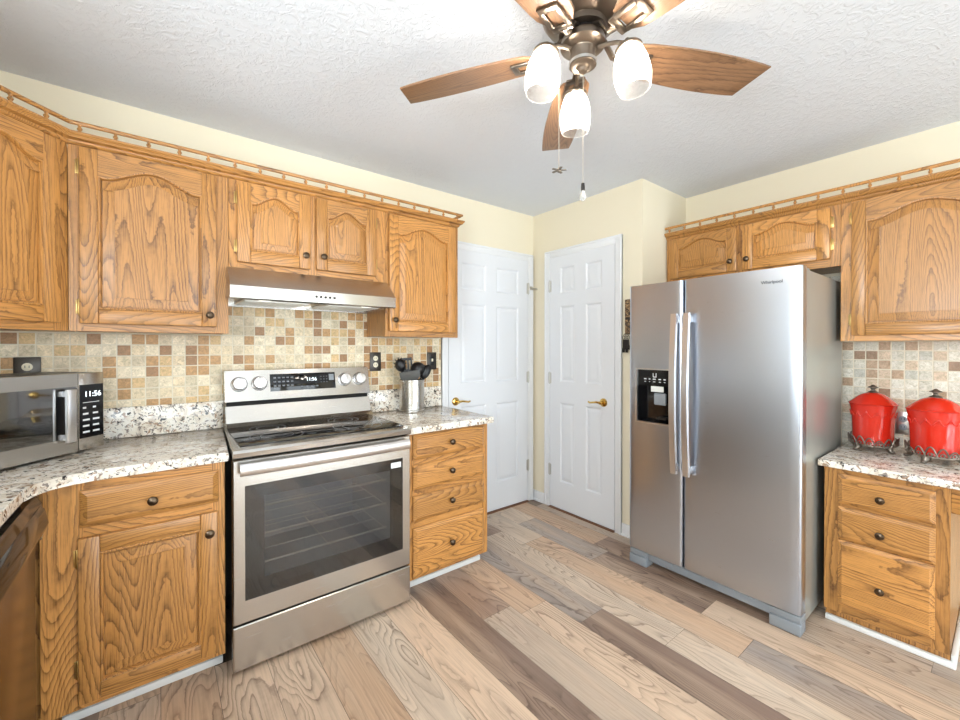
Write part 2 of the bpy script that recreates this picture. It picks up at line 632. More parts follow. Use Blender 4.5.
# rows of planks by their left edge: (end nearer the range wall, tone) going towards the dining room
LAID = {
    0.000: [(2.4, 't'), (1.2, 'c')], 0.175: [(2.0, 'c'), (0.8, 't')], 0.350: [(2.3, 'c'), (1.1, 'l')],
    0.525: [(2.45, 't'), (1.25, 'c')], 0.700: [(1.95, 'l'), (0.74, 'g')], 0.875: [(2.2, 'c'), (0.98, 'c')],
    1.050: [(2.1, 'd'), (0.88, 'b')], 1.225: [(2.77, 'b'), (1.55, 'g'), (0.33, 'b')], 1.400: [(2.69, 't'), (1.47, 'c'), (0.25, 't')],
    1.575: [(2.47, 's'), (1.25, 'd'), (0.03, 'c')], 1.750: [(3.4, 'b'), (2.22, 'l'), (0.925, 'l'), (-0.3, 'b')],
    1.925: [(3.2, 'l'), (1.985, 't'), (0.70, 's'), (-0.5, 'c')], 2.100: [(3.46, 'l'), (2.236, 's'), (1.58, 'd'), (0.93, 'c')],
    2.275: [(2.9, 't'), (1.7, 'b'), (0.60, 'g')], 2.450: [(2.4, 'g'), (1.4, 'g'), (0.19, 's')],
}


def build_floor():
    W = 0.175
    bm = bmesh.new()
    tl = bm.loops.layers.float_color.new('plank_tone')
    sl = bm.loops.layers.float_color.new('plank_seed')
    rnd = random.Random(12)

    def quad(x0, x1, y0, y1, tone, sd):
        f = bm.faces.new([bm.verts.new(p) for p in ((x0, y0, 0), (x1, y0, 0), (x1, y1, 0), (x0, y1, 0))])
        for lp in f.loops:
            lp[tl] = (*tone, 1)
            lp[sl] = (sd, sd, sd, 1)
    g = 0.0009
    lo, hi = YB - 0.1, YA + 0.1
    for i in range(-6, 19):
        x = round(i * W, 3)
        if x + W < XL - .1 or x > XB + .1:
            continue
        row = list(LAID.get(x, []))
        y = row[-1][0] - 1.22 if row else hi - rnd.random() * .6 + .6
        while y > lo:
            row.append((y, rnd.choice('cclltggbbds')))
            y -= 1.22
        for k, (ytop, tone) in enumerate(row):
            ybot = row[k + 1][0] if k + 1 < len(row) else ytop - 1.22
            y0, y1 = max(ybot, lo), min(ytop, hi)
            if y1 - y0 < .01:
                continue
            j = 0.95 + 0.10 * rnd.random()
            quad(x + g, x + W - g, y0 + g, y1 - g, tuple(c * j for c in TONES[tone]), rnd.random())
    f = bm.faces.new([bm.verts.new(p) for p in ((XL - .1, YB - .1, -0.0015), (XB + .1, YB - .1, -0.0015), (XB + .1, YA + .1, -0.0015), (XL - .1, YA + .1, -0.0015))])
    for lp in f.loops:
        lp[tl] = (0.10, 0.07, 0.05, 1)
        lp[sl] = (0.5, 0.5, 0.5, 1)
    me = bpy.data.meshes.new('floor')
    bm.to_mesh(me)
    bm.free()
    me.materials.append(M['floor'])
    o = bpy.data.objects.new('floor', me)
    C.objects.link(o)
    return struct(o)


build_floor()

# ------------------------------------------------------------------ walls and ceiling
m = MB(); m.box(XL - .1, XB + .1, YB - .1, YA + .1, H, H + .05); struct(m.build('ceiling', 'ceiling'))
m = MB(); m.box(XL - .1, XB + .1, YA, YA + .1, 0, H); struct(m.build('wall_front', 'wall'))
m = MB(); m.box(XC, XB + .1, YD, YA, 0, H); struct(m.build('wall_closet', 'wall'))
m = MB(); m.box(XB, XB + .1, YB - .1, YD, 0, H); struct(m.build('wall_right', 'wall'))
# left wall with the sink window opening, back wall with patio door and dining window openings
m = MB()
m.box(XL - .1, XL, YB - .1, -.65, 0, H).box(XL - .1, XL, .65, YA + .1, 0, H).box(XL - .1, XL, -.65, .65, 0, 1.1).box(XL - .1, XL, -.65, .65, 2.0, H)
struct(m.build('wall_left', 'wall'))
m = MB()
m.box(XL, -.7, YB - .1, YB, 0, H).box(-.7, .3, YB - .1, YB, 0, .85).box(-.7, .3, YB - .1, YB, 2.05, H).box(.3, .65, YB - .1, YB, 0, H)
m.box(.65, 2.85, YB - .1, YB, 2.06, H).box(2.85, XB, YB - .1, YB, 0, H)
struct(m.build('wall_back', 'wall'))


def window_frame(name, x0, x1, z0, z1, loc, rot, mull=1):
    m = MB()
    w = 0.05
    m.box(x0, x0 + w, -.03, .03, z0, z1).box(x1 - w, x1, -.03, .03, z0, z1).box(x0, x1, -.03, .03, z0, z0 + w).box(x0, x1, -.03, .03, z1 - w, z1)
    for k in range(mull):
        xm = x0 + (x1 - x0) * (k + 1) / (mull + 1)
        m.box(xm - .03, xm + .03, -.025, .025, z0, z1)
    o = struct(m.build(name, 'white', None, loc=loc, rot=rot))
    m = MB(); m.box(x0 + w, x1 - w, -.002, .002, z0 + w, z1 - w)
    m.build('pane', 'sky_pane', o)
    return o


window_frame('window_1', -.65, .65, 1.1, 2.0, (XL - .03, 0, 0), R(-90))
window_frame('window_2', -.7, .3, .85, 2.05, (0, YB - .03, 0), 0)
window_frame('door_3', .65, 2.85, 0.0, 2.06, (0, YB - .03, 0), 0)

# baseboards
m = MB()
for y0, y1 in ((2.39, YA), (YD, 1.662)):
    m.box(XC - .012, XC, y0, y1, 0, .085, 0, .003)
    m.box(XC - .022, XC, y0, y1, 0, .018, 0, .004)
struct(m.build('baseboard_closet', 'white'))
m = MB(); m.box(1.60, 1.685, YA - .012, YA, 0, .085, 0, .003); struct(m.build('baseboard_front', 'white'))


# ------------------------------------------------------------------ six panel doors
def panel_leaf(W, Ht, th=0.010):
    m = MB()
    st, mid = 0.105, 0.10
    pw = (W - 2 * st - mid) / 2
    xs = [0, st, st + pw, st + pw + mid, W - st, W]
    zs = [0, .215, .86, 1.025, 1.635, 1.735, 1.945, Ht]
    k = Ht / 2.035
    zs = [z * k for z in zs[:-1]] + [Ht]
    for i in range(5):
        for j in range(7):
            x0, x1, z0, z1 = xs[i], xs[i + 1], zs[j], zs[j + 1]
            if i in (1, 3) and j in (1, 3, 5):
                lp = lambda d, y: [(x0 + d, y, z0 + d), (x1 - d, y, z0 + d), (x1 - d, y, z1 - d), (x0 + d, y, z1 - d)]
                m.rings([lp(0, 0), lp(.006, .0015), lp(.014, .0095), lp(.022, .0095), lp(.044, .0025), lp(.048, .002)], 0, False, True)
            else:
                m.face([m.v(p) for p in ((x0, 0, z0), (x1, 0, z0), (x1, 0, z1), (x0, 0, z1))])
    bmesh.ops.remove_doubles(m.bm, verts=m.bm.verts[:], dist=1e-5)
    m.rings([[(0, 0, 0), (W, 0, 0), (W, 0, Ht), (0, 0, Ht)], [(0, th, 0), (W, th, 0), (W, th, Ht), (0, th, Ht)]], 0, False, True)
    return m


def lever(m, x, z, y0, sgn):
    """brass lever set: rosette, neck, curved lever pointing sgn along x"""
    m.lathe([(0.031, 0), (0.031, .004), (.026, .010), (.013, .013), (.011, .035), (.013, .040), (.010, .048), (0, .050)], (x, y0, z), 20, 0, '-y')
    pts = [(x, y0 - .040, z), (x + sgn * .03, y0 - .046, z + .004), (x + sgn * .06, y0 - .046, z - .001), (x + sgn * .088, y0 - .043, z - .006), (x + sgn * .105, y0 - .040, z - .001)]
    m.tube(pts, [.009, .0075, .007, .0065, .006], 10)


def door(name, loc, rot, W, Ht, casing_l, casing_r, hinge_left, lever_x, lever_z=.91):
    """door with its casing, against a wall whose face is local y = 0"""
    root = struct(bpy.data.objects.new(name, None))
    C.objects.link(root)
    root.location, root.rotation_euler = loc, (0, 0, rot)
    g = 0.004
    for part_x in ((-casing_l - g, -g), (W + g, W + g + casing_r)):
        m = MB()
        x0, x1 = part_x
        m.box(x0, x1, -.016, -.0005, 0, Ht + .012 + .055, 0, .004)
        o = x0 if part_x[0] < 0 else x1 - .016
        m.box(o, o + .016, -.022, -.0005, 0, Ht + .012 + .055, 0, .004)
        m.build('casing', 'white', root)
    m = MB()
    m.box(-g, W + g, -.016, -.0005, Ht + .012, Ht + .067, 0, .004).box(-casing_l - g, W + g + casing_r, -.022, -.0005, Ht + .054, Ht + .070, 0, .004)
    m.build('head_casing', 'white', root)
    m = panel_leaf(W, Ht)
    bmesh.ops.translate(m.bm, vec=(0, -.0125, .012), verts=m.bm.verts[:])
    m.build('door_leaf', 'door_white', root, ang=12)
    m = MB()
    m.box(-g, W + g, -.0018, -.0005, 0.0, Ht + .012)  # near-black sheet stands in for the shade in the gap round the leaf
    m.build('gap_shade', 'dark_gap', root)
    m = MB()
    m.box(-g, W + g, -.03, -.0005, 0.0, .007, 0, .002)
    m.build('threshold', 'threshold', root)
    m = MB()
    lever(m, lever_x, lever_z, -.0125, 1 if lever_x < W / 2 else -1)
    m.build('lever_handle', 'brass', root)['label'] = 'polished brass lever handle'
    for hz in (.31, 1.06, 1.81):
        m = MB()
        hx = 0.0 if hinge_left else W
        m.lathe([(.006, -.045), (.006, .045)], (hx, -.018, hz), 10)
        m.lathe([(.0, -.052), (.005, -.049), (.0035, -.045)], (hx, -.018, hz), 10).lathe([(.0035, .045), (.005, .049), (.0, .052)], (hx, -.018, hz), 10)
        m.box(hx - .014, hx + .014, -.0165, -.0105, hz - .044, hz + .044)
        m.build('hinge', 'nickel', root)
    return root


d1 = door('door_1', (1.672, YA, 0), 0, .805, 2.03, .055, .055, False, .06)
m = MB()      # small flip latch on the casing
m.box(.822, .85, -.030, -.016, 1.80, 1.83, 0, .003).tube([(.835, -.03, 1.815), (.86, -.05, 1.812), (.88, -.052, 1.806)], .004, 8)
m.build('flip_latch', 'nickel', d1)
door('door_2', (XC, 2.330, 0), RB, .610, 2.03, .053, .053, True, .61 - .09)

# ------------------------------------------------------------------ tile backsplashes (fixed to the walls)
m = MB(); m.box(XL, .262, -.008, 0, 0.90, 1.372).box(.262, 1.058, -.008, 0, .90, 1.72).box(1.058, 1.605, -.008, 0, .90, 1.376)
o = struct(m.build('backsplash_front', 'tile_a', None, loc=(0, YA, 0)))
m = MB(); m.box(YD - 1.45, YD - .556, -.008, 0, .0, 1.73).box(YD - .556, YD + .9, -.008, 0, .74, 1.343)
o = struct(m.build('backsplash_right', 'tile_b', None, loc=(XB, YD, 0), rot=RB))


# ------------------------------------------------------------------ cabinet pieces
def arch_poly(x0, x1, z0, zs, rise, n=28):
    """CCW (x,z) outline, flat shoulders then a cathedral hump"""
    P = [(x0, z0), (x1, z0), (x1, zs)]
    w = x1 - x0
    f = 0.07
    for k in range(1, n):
        t = k / n
        x = x1 - w * t
        u = min(max((t - f) / (1 - 2 * f), 0), 1)
        s = math.sin(PI * u)
        P.append((x, zs + rise * (s ** 1.55)))
    P.append((x0, zs))
    return P


def cab_door(root, x0, x1, z0, z1, yf, arch=True, th=.021, st=.056, knob=None, hinge=None, hz=None, name='door'):
    """raised panel door whose back sits on y = yf"""
    m = MB()
    yb, y1 = yf - .0005, yf - th
    w, h = x1 - x0, z1 - z0
    bv = .0045
    m.box(x0, x0 + st, y1, yb, z0, z1, 0, bv)
    m.box(x1 - st, x1, y1, yb, z0, z1, 0, bv)
    br = .058
    m.box(x0 + st, x1 - st, y1, yb, z0, z0 + br, 1, bv)
    ox0, ox1 = x0 + st, x1 - st
    if arch:
        sh = min(.105, h * .24)
        rise = min(.055, (ox1 - ox0) * .22, h * .16)
        P = arch_poly(ox0, ox1, z0 + br, z1 - sh, rise)
        top = [(ox1, z1), (ox0, z1)] + [p for p in reversed(P[2:])]
        m.prism(top, 'y', y1, yb, 1)
    else:
        P = [(ox0, z0 + br), (ox1, z0 + br), (ox1, z1 - br), (ox0, z1 - br)]
        m.box(ox0, ox1, y1, yb, z1 - br, z1, 1, bv)
    # stuck moulding, groove and raised field
    L = lambda d, y: [(p[0], y, p[1]) for p in offset_poly(P, d)]
    m.rings([L(-.001, y1 + .0015), L(.002, y1 - .0016), L(.006, y1 - .0010), L(.0085, y1 + .003), L(.010, y1 + .0135)], 2)
    fld = min(.036, (ox1 - ox0) * .13)
    m.rings([L(.0095, y1 + .0135), L(.0135, y1 + .0135), L(.0140, y1 + .0105), L(.014 + fld, y1 + .0035), L(.0145 + fld, y1 + .0004)], 3, False, True)
    d = m.build(name, ['oak_v', 'oak_h', 'oak_v', 'oak_v'], root, ang=25)
    if knob:
        cab_knob(d, knob[0], knob[1], y1)
    for q in (hz or []):
        hinge_on(d, x0 if hinge == 'l' else x1, q, yf, -1 if hinge == 'l' else 1)
    return d


def cab_knob(parent, x, z, y):
    m = MB()
    m.lathe([(.008, 0), (.0075, .003), (.0055, .008), (.006, .012), (.014, .017), (.0165, .021), (.0155, .025), (.009, .029), (0, .030)], (x, y + .001, z), 18, 0, '-y')
    m.build('knob', 'knob', parent)['label'] = 'round antique bronze knob'


def hinge_on(parent, x, z, yf, s):
    m = MB()
    m.box(x + s * .001, x + s * .012, yf - .003, yf - .0005, z - .028, z + .028, 0, .001)
    m.lathe([(0, -.033), (.003, -.031), (.0045, -.027), (.0045, .027), (.003, .031), (0, .033)], (x + s * .002, yf - .008, z), 10)
    m.build('hinge', 'hinge', parent)


def drawer_front(root, x0, x1, z0, z1, yf, knob=None, bevel=.020, th=.019):
    m = MB()
    y1 = yf - th
    lp = lambda d, y: [(x0 + d, y, z0 + d), (x1 - d, y, z0 + d), (x1 - d, y, z1 - d), (x0 + d, y, z1 - d)]
    m.rings([lp(0, yf - .0005), lp(0, yf - .008), lp(.003, yf - .010), lp(.004, yf - .0105), lp(bevel, y1), lp(bevel + .003, y1 - .0003)], 0, True, True)
    d = m.build('drawer', 'oak_h', root, ang=20)
    if knob:
        cab_knob(d, knob[0], knob[1], y1)
    return d


def face_frame(root, w, z0, z1, yf, stiles, rails, th=.019):
    m = MB()
    for a, b in stiles:
        m.box(a, b, yf, yf + th, z0, z1, 0, .001, 1)
    for a, b, c, d in rails:
        m.box(a, b, yf + .0004, yf + th, c, d, 1, .001, 1)
    return m.build('face_frame', ['oak_v', 'oak_h'], root)


UG = 'oak wall cabinets'
# upper cabinets on the front wall: face y = 2.25, local origin at the wall, y towards the wall
UD = YA - 2.254


def upper(label, x0, x1, z0, z1, doors, loc, rot, depth, mids=()):
    t = thing('wall_cabinet', label, 'cabinet', loc, rot)
    m = MB()
    m.box(x0 + .001, x1 - .001, -depth + .019, -.0012, z0 + .004, z1)
    m.build('body', 'oak_v', t)
    dz0, dz1 = doors[0][2], doors[0][3]
    st = [(x0, doors[0][0] + .012), (doors[-1][1] - .012, x1)] + list(mids)
    face_frame(t, x1 - x0, z0, z1, -depth, st, [(x0 + .001, x1 - .001, z0, dz0 + .012), (x0 + .001, x1 - .001, dz1 - .012, z1)])
    for dx0, dx1, a, b, kn, hs, hz in doors:
        cab_door(t, dx0, dx1, a, b, -depth, True, knob=kn, hinge=hs, hz=hz)
    return t


Z0, Z1 = 1.374, 2.128
upper('tall oak wall cabinet with one arched door between the corner cabinet and the range hood', -.278, .258, Z0, Z1,
      [(-.246, .210, 1.404, 2.096, (.182, 1.455), 'l', (2.02, 1.47))], (0, YA, 0), 0, UD)
upper('short oak wall cabinet with two small arched doors above the range hood', .259, 1.048, 1.682, Z1,
      [(.293, .625, 1.715, 2.094, (.597, 1.781), 'l', (2.02, 1.79)), (.653, .986, 1.718, 2.094, (.687, 1.786), 'r', (2.025, 1.788))],
      (0, YA, 0), 0, UD, [(.612, .666)])
upper('tall oak wall cabinet with one arched door right of the range hood', 1.049, 1.566, Z0, Z1,
      [(1.067, 1.536, 1.406, 2.092, (1.098, 1.472), 'r', (2.02, 1.477))], (0, YA, 0), 0, UD)
# diagonal corner cabinet
t = thing('wall_cabinet', 'oak corner wall cabinet with its arched door set on the diagonal above the microwave', 'cabinet', (-.279, 2.253, 0), R(45))
FL = .43
m = MB()
m.prism([(-FL + .001, .0195), (-.001, .0195), (.196, .216), (-.214, .6265), (-.626, .214)], 'z', Z0 + .004, Z1)
m.build('body', 'oak_v', t)
face_frame(t, FL, Z0, Z1, 0, [(-FL, -FL + .05), (-.05, 0)], [(-FL, 0, Z0, 1.416), (-FL, 0, 2.084, Z1)])
cab_door(t, -FL + .038, -.038, 1.404, 2.096, 0, True, knob=(-FL + .07, 1.46), hinge='r', hz=(2.02, 1.47))

# upper cabinets on the right wall, local x = YD - y
BD = XB - 2.868
bx = lambda y: YD - y
upper('short oak wall cabinet with two small arched doors above the refrigerator', bx(1.512), bx(.558), 1.745, 2.10,
      [(bx(1.48), bx(1.055), 1.79, 2.064, (bx(1.087), 1.851), 'l', ()), (bx(1.023), bx(.599), 1.788, 2.062, (bx(.995), 1.851), 'r', (1.985, 1.865))],
      (XB, YD, 0), RB, BD, [(bx(1.068), bx(1.01))])
upper('tall oak wall cabinet with one arched door above the red canisters', bx(.557), bx(-.045), 1.343, 2.10,
      [(bx(.513), bx(-.006), 1.372, 2.064, (bx(.03), 1.44), 'l', (1.985, 1.455))], (XB, YD, 0), RB, BD)


# crown strip and gallery rail on top
def path_offset(P, d):
    out = []
    for i in range(len(P)):
        a, b, c = Vector(P[max(i - 1, 0)]), Vector(P[i]), Vector(P[min(i + 1, len(P) - 1)])
        e1 = (b - a).normalized() if i > 0 else (c - b).normalized()
        e2 = (c - b).normalized() if i < len(P) - 1 else e1
        n1, n2 = Vector((e1.y, -e1.x)), Vector((e2.y, -e2.x))
        out.append(b + (n1 + n2) / (1 + n1.dot(n2)) * d)
    return out


def gallery(P, z, label, spacing, first):
    """P runs left to right along the cabinet fronts (room on its right hand)"""
    t = thing('gallery_rail', label, 'rail', (P[0][0], P[0][1], z))
    o = Vector((P[0][0], P[0][1]))
    m = MB()
    prof = [(-.012, -.032), (.004, -.032), (.010, -.026), (.012, -.018), (.026, -.012), (.030, -.004), (.036, .002), (.036, .010), (-.012, .010)]
    loops = []
    offs = [path_offset(P, d) for d, h in prof]
    for i in range(len(P)):
        loops.append([(offs[k][i].x - o.x, offs[k][i].y - o.y, prof[k][1]) for k in range(len(prof))])
    m.rings(loops, 0, True, True)
    m.build('crown_moulding', 'oak_h', t)
    C2 = path_offset(P, .022)
    pts = []
    for i, c in enumerate(C2):
        if 0 < i < len(C2) - 1:
            for q in (-.03, 0, .03):
                d = (C2[i + 1] - c).normalized() if q >= 0 else (c - C2[i - 1]).normalized()
                pts.append((c.x - o.x + d.x * q, c.y - o.y + d.y * q, .046))
        else:
            pts.append((c.x - o.x, c.y - o.y, .046))
    m = MB()
    m.tube(pts, .0088, 8)
    m.build('rail', 'oak_h', t)
    # spindles
    s = first
    seg = [(C2[i], C2[i + 1], (C2[i + 1] - C2[i]).length) for i in range(len(C2) - 1)]
    tot = sum(q[2] for q in seg)
    proto = None
    while s < tot - .005:
        r = s
        for a, b, ln in seg:
            if r <= ln: break
            r -= ln
        p = a + (b - a) * (r / ln) - o
        if proto is None:
            m = MB()
            m.lathe([(.008, 0), (.008, .004), (.0045, .007), (.009, .015), (.0045, .023), (.007, .028), (.007, .038)], (0, 0, .010), 8)
            proto = m.build('spindle', 'oak_v', t)
            ob = proto
        else:
            ob = proto.copy()
            C.objects.link(ob)
            ob.parent = t
        ob.location = (p.x, p.y, 0)
        s += spacing
    return t


gallery([(-.885, 1.9485 + .0), (-.583, 1.949), (-.279, 2.253), (1.562, 2.253), (1.562, 2.52)][1:], 2.135,
        'long oak spindle gallery rail along the tops of the wall cabinets by the range', .105, .03)
gallery([(2.869, 1.512), (2.869, -.045)], 2.106, 'oak spindle gallery rail along the tops of the cabinets above the refrigerator', .104, .03)

# ------------------------------------------------------------------ base cabinets
BF = 1.935
BDp = YA - BF
CT, CTB = .893, .775      # counter tops
TH = .036


def base_body(t, x0, x1, top, depth, kick=.085, kz=.095, notch=True):
    m = MB()
    m.box(x0 + .001, x1 - .001, -depth + .019, -.002, kz, top)
    m.box(x0 + .001, x1 - .001, -depth + kick, -.002, .001, kz)
    m.build('body', 'oak_v', t)


t = thing('base_cabinet', 'oak base cabinet with one drawer over a raised panel door left of the range', 'cabinet', (0, YA, 0))
base_body(t, -.86, .206, CT - TH - .0005, BDp)
face_frame(t, 1, .078, CT - TH - .0005, -BDp, [(-.31, -.205), (.163, .206)], [(-.31, .206, .078, .115), (-.31, .206, .65, .71), (-.31, .206, .815, CT - TH - .0005)])
drawer_front(t, -.214, .184, .698, .824, -BDp, (-.02, .755))
cab_door(t, -.219, .180, .102, .664, -BDp, False, knob=(.152, .588), hinge='l', hz=(.596, .22))
m = MB(); m.box(-.27, .205, -BDp + .078, -BDp + .085, .001, .095).box(-.27, .205, -BDp + .066, -BDp + .078, .001, .03, 0, .004)
m.build('toe_kick', 'shoe', t)['label'] = 'white toe kick strip'

t = thing('base_cabinet', 'oak base cabinet with a stack of four drawers right of the range', 'cabinet', (0, YA, 0))
base_body(t, 1.016, 1.560, CT - TH - .0005, BDp)
face_frame(t, 1, .078, CT - TH - .0005, -BDp, [(1.016, 1.064), (1.516, 1.560)], [(1.016, 1.56, .078, .1), (1.016, 1.56, .345, .385), (1.016, 1.56, .515, .565), (1.016, 1.56, .68, .72), (1.016, 1.56, .835, CT - TH - .0005)])
for a, b in ((.714, .846), (.556, .686), (.388, .522), (.089, .353)):
    drawer_front(t, 1.052, 1.528, a, b, -BDp, (1.285, (a + b) / 2 + .006))
m = MB(); m.box(1.017, 1.559, -BDp + .078, -BDp + .085, .001, .095).box(1.017, 1.559, -BDp + .066, -BDp + .078, .001, .03, 0, .004)
m.build('toe_kick', 'shoe', t)['label'] = 'white toe kick strip'

BFX = 2.530
BD2 = XB - BFX
t = thing('desk_cabinet', 'oak desk height cabinet with three drawers beside the refrigerator', 'cabinet', (XB, YD, 0), RB)
TB = CTB - .032 - .0005
base_body(t, bx(.548), bx(.145), TB, BD2, kick=.03, kz=.062)
face_frame(t, 1, .058, TB, -BD2, [(bx(.548), bx(.482)), (bx(.198), bx(.145))], [(bx(.548), bx(.145), .058, .112), (bx(.548), bx(.145), .395, .42), (bx(.548), bx(.145), .555, .585), (bx(.548), bx(.145), .70, TB)])
for a, b, kz in ((.577, .716, .636), (.414, .562, .480), (.101, .406, .234)):
    drawer_front(t, bx(.495), bx(.186), a, b, -BD2, (bx(.349), kz), bevel=.016)
m = MB()
m.box(bx(.545), bx(.128), -BD2 + .006, -BD2 + .0295, .001, .026, 0, .005).box(bx(.1445), bx(.128), -BD2 + .0295, -.012, .001, .05, 0, .004)
m.build('shoe_moulding', 'shoe', t)['label'] = 'white painted shoe moulding'
m = MB(); m.box(bx(.1445), bx(-.60), -BD2, -BD2 + .019, TB - .105, TB, 0, .002)
m.build('apron', 'oak_h', t)


# ------------------------------------------------------------------ counter tops
def slab(m, poly, z0, z1, bev=.006):
    m.prism(poly, 'z', z0, z1, 0, bev)


t = thing('countertop', 'L-shaped speckled granite countertop carrying the microwave', 'countertop', (0, YA, CT))
m = MB()
cx, cy, r = -.275 - .0, 1.905 - YA, .10
fx = -.316
P = [(.262, -.0095), (XL + .002, -.0095), (XL + .002, -.62 - YA), (fx, -.62 - YA)]
# rounded inner corner between the two runs
q = .135
P += [(fx, cy - q)]
for k in range(1, 8):
    a = PI - (PI / 2) * k / 8
    P.append((fx + q + q * math.cos(a), cy - q + q * math.sin(a)))
P += [(fx + q, cy), (.217, cy)]
slab(m, list(reversed(P)), -TH, 0)
m.build('slab', 'granite', t)
m = MB(); m.box(XL + .02, .262, -.028, -.0095, .0003, .140, 0, .003)
m.build('upstand', 'granite', t)

t = thing('countertop', 'short speckled granite countertop under the utensil crock', 'countertop', (0, YA, CT))
m = MB()
P = [(1.0115, -.635), (1.57, -.635), (1.585, -.632), (1.597, -.62), (1.60, -.605), (1.60, -.0095), (1.034, -.0095)]
slab(m, P, -TH, 0)
m.build('slab', 'granite', t)
m = MB(); m.box(1.034, 1.60, -.028, -.0095, .0003, .140, 0, .003)
m.build('upstand', 'granite', t)

t = thing('countertop', 'speckled granite desk countertop under the two red canisters', 'countertop', (XB, YD, CTB), RB)
m = MB()
slab(m, [(bx(.566), -.66), (bx(-.60), -.66), (bx(-.60), -.0095), (bx(.566), -.0095)], -.032, 0)
m.build('slab', 'granite', t)


# ------------------------------------------------------------------ range
t = thing('range', 'stainless freestanding electric range with a black glass oven window', 'range', (.616, YA, 0))
hw = .390
yf = 1.872 - YA
m = MB()
m.box(-.350, -.302, yf + .045, -.06, .03, .872).box(.302, hw - .003, yf + .045, -.06, .03, .872).box(-.302, .302, yf + .045, -.06, .03, .298).box(-.302, .302, yf + .045, -.06, .762, .872).box(-.302, .302, -.098, -.06, .298, .762)
m.build('body', 'black_plastic', t)
for sx in (-1, 1):
    for yy in (yf + .09, -.12):
        m = MB(); m.lathe([(.016, 0), (.016, .006), (.007, .008), (.007, .031)], (sx * (hw - .05), yy, .0005), 12)
        m.build('leg', 'black_plastic', t)
m = MB()
lp = lambda d, y, z0, z1: [(-hw + d, y, z0 + d), (hw - d, y, z0 + d), (hw - d, y, z1 - d), (-hw + d, y, z1 - d)]
m.rings([lp(0, yf + .045, .022, .198), lp(0, yf + .004, .022, .198), lp(.004, yf, .022, .198)], 0, True, True)
m.build('storage_drawer', 'steel', t)
# oven door with a real window opening
m = MB()
z0, z1 = .206, .862
wx, wz0, wz1 = .348, .296, .756
out_f = [(-hw, z0), (hw, z0), (hw, z1), (-hw, z1)]
inn = [(-wx, wz0), (wx, wz0), (wx, wz1), (-wx, wz1)]
m.rings([[(p[0], yf + .044, p[1]) for p in out_f], [(p[0], yf + .004, p[1]) for p in out_f], [(p[0] * .99, yf, z0 + .004 + (p[1] - z0) * .988) for p in out_f],
         [(p[0], yf, p[1]) for p in inn], [(p[0], yf + .044, p[1]) for p in inn]], 0)
dr = m.build('oven_door', 'steel', t)
m = MB(); m.box(-wx, wx, yf + .002, yf + .008, wz0, wz1)
m.build('window_glass', 'oven_glass', dr)
m = MB()      # dark printed border behind the glass
bw = .052
m.box(-wx, -wx + bw + .02, yf + .010, yf + .014, wz0, wz1).box(wx - bw, wx, yf + .010, yf + .014, wz0, wz1).box(-wx, wx, yf + .010, yf + .014, wz0, wz0 + .07).box(-wx, wx, yf + .010, yf + .014, wz1 - .055, wz1)
m.build('window_border', 'black_gloss', dr)
m = MB()      # energy label on the glass
m.box(.285, .338, yf - .0008, yf + .002, .712, .738)
m.build('sticker', 'print_white', dr)
m = MB()
hz = .828
pts = [(-hw + .022 + k * (2 * hw - .044) / 24, yf - .030 - .010 * math.sin(PI * k / 24), hz) for k in range(25)]
m.tube(pts, .013, 14, 0, 1.9)
for sx in (-1, 1):
    m.box(sx * (hw - .045) - .014, sx * (hw - .045) + .014, yf - .034, yf + .001, hz - .014, hz + .014, 0, .004)
m.build('handle', 'handle_steel', dr)
# oven cavity with racks
m = MB()
cx0, cz0, cz1, cyb = .30, .30, .76, -.10
A = lambda y: [(-cx0, y, cz0), (cx0, y, cz0), (cx0, y, cz1), (-cx0, y, cz1)]
m.rings([A(yf + .0455), A(cyb)], 0, False, True)
m.build('oven_cavity', plain('grey_oven_enamel', srgb(168, 172, 178), 0.4), t)
for rz in (.40, .52, .64):
    m = MB()
    for k in range(4):
        y = yf + .07 + k * .13
        m.tube([(-cx0 + .01, y, rz), (cx0 - .01, y, rz)], .002 if k else .005, 6)
    for k in range(3):
        x = -cx0 + .02 + k * (cx0 - .02)
        m.tube([(x, yf + .07, rz), (x, yf + .46, rz)], .002, 6)
    m.build('oven_rack', 'nickel', t)
# cooktop
m = MB()
m.prism([(yf + .002, .868), (yf - .012, .874), (yf - .014, .892), (yf - .006, .902), (yf + .045, .905), (-.055, .905), (-.055, .868)], 'x', -hw, hw, 0, .002)
for v in m.bm.verts:      # the top narrows a little towards the wall
    u = min(max((v.co.y - yf - .05) / .55, 0), 1)
    v.co.x += (.034 if v.co.x < 0 else .012) * u
m.build('cooktop_frame', 'steel', t)
m = MB(); m.box(-hw + .032, hw - .012, yf + .05, -.155, .9052, .909, 0, .001)
gl = m.build('cooktop_glass', plain('ceramic_cooktop_glass', srgb(20, 20, 22), 0.05), t)
for x, y, rr in ((-.19, yf + .19, .11), (.19, yf + .19, .12), (-.19, yf + .40, .08), (.19, yf + .40, .08)):
    m = MB()
    for r0 in (rr, rr * .62):
        m.lathe([(r0 - .002, .9092), (r0 + .002, .9092)], (x, y, 0), 40, 0, 'z', False)
    m.build('burner_ring', 'print_grey', gl)
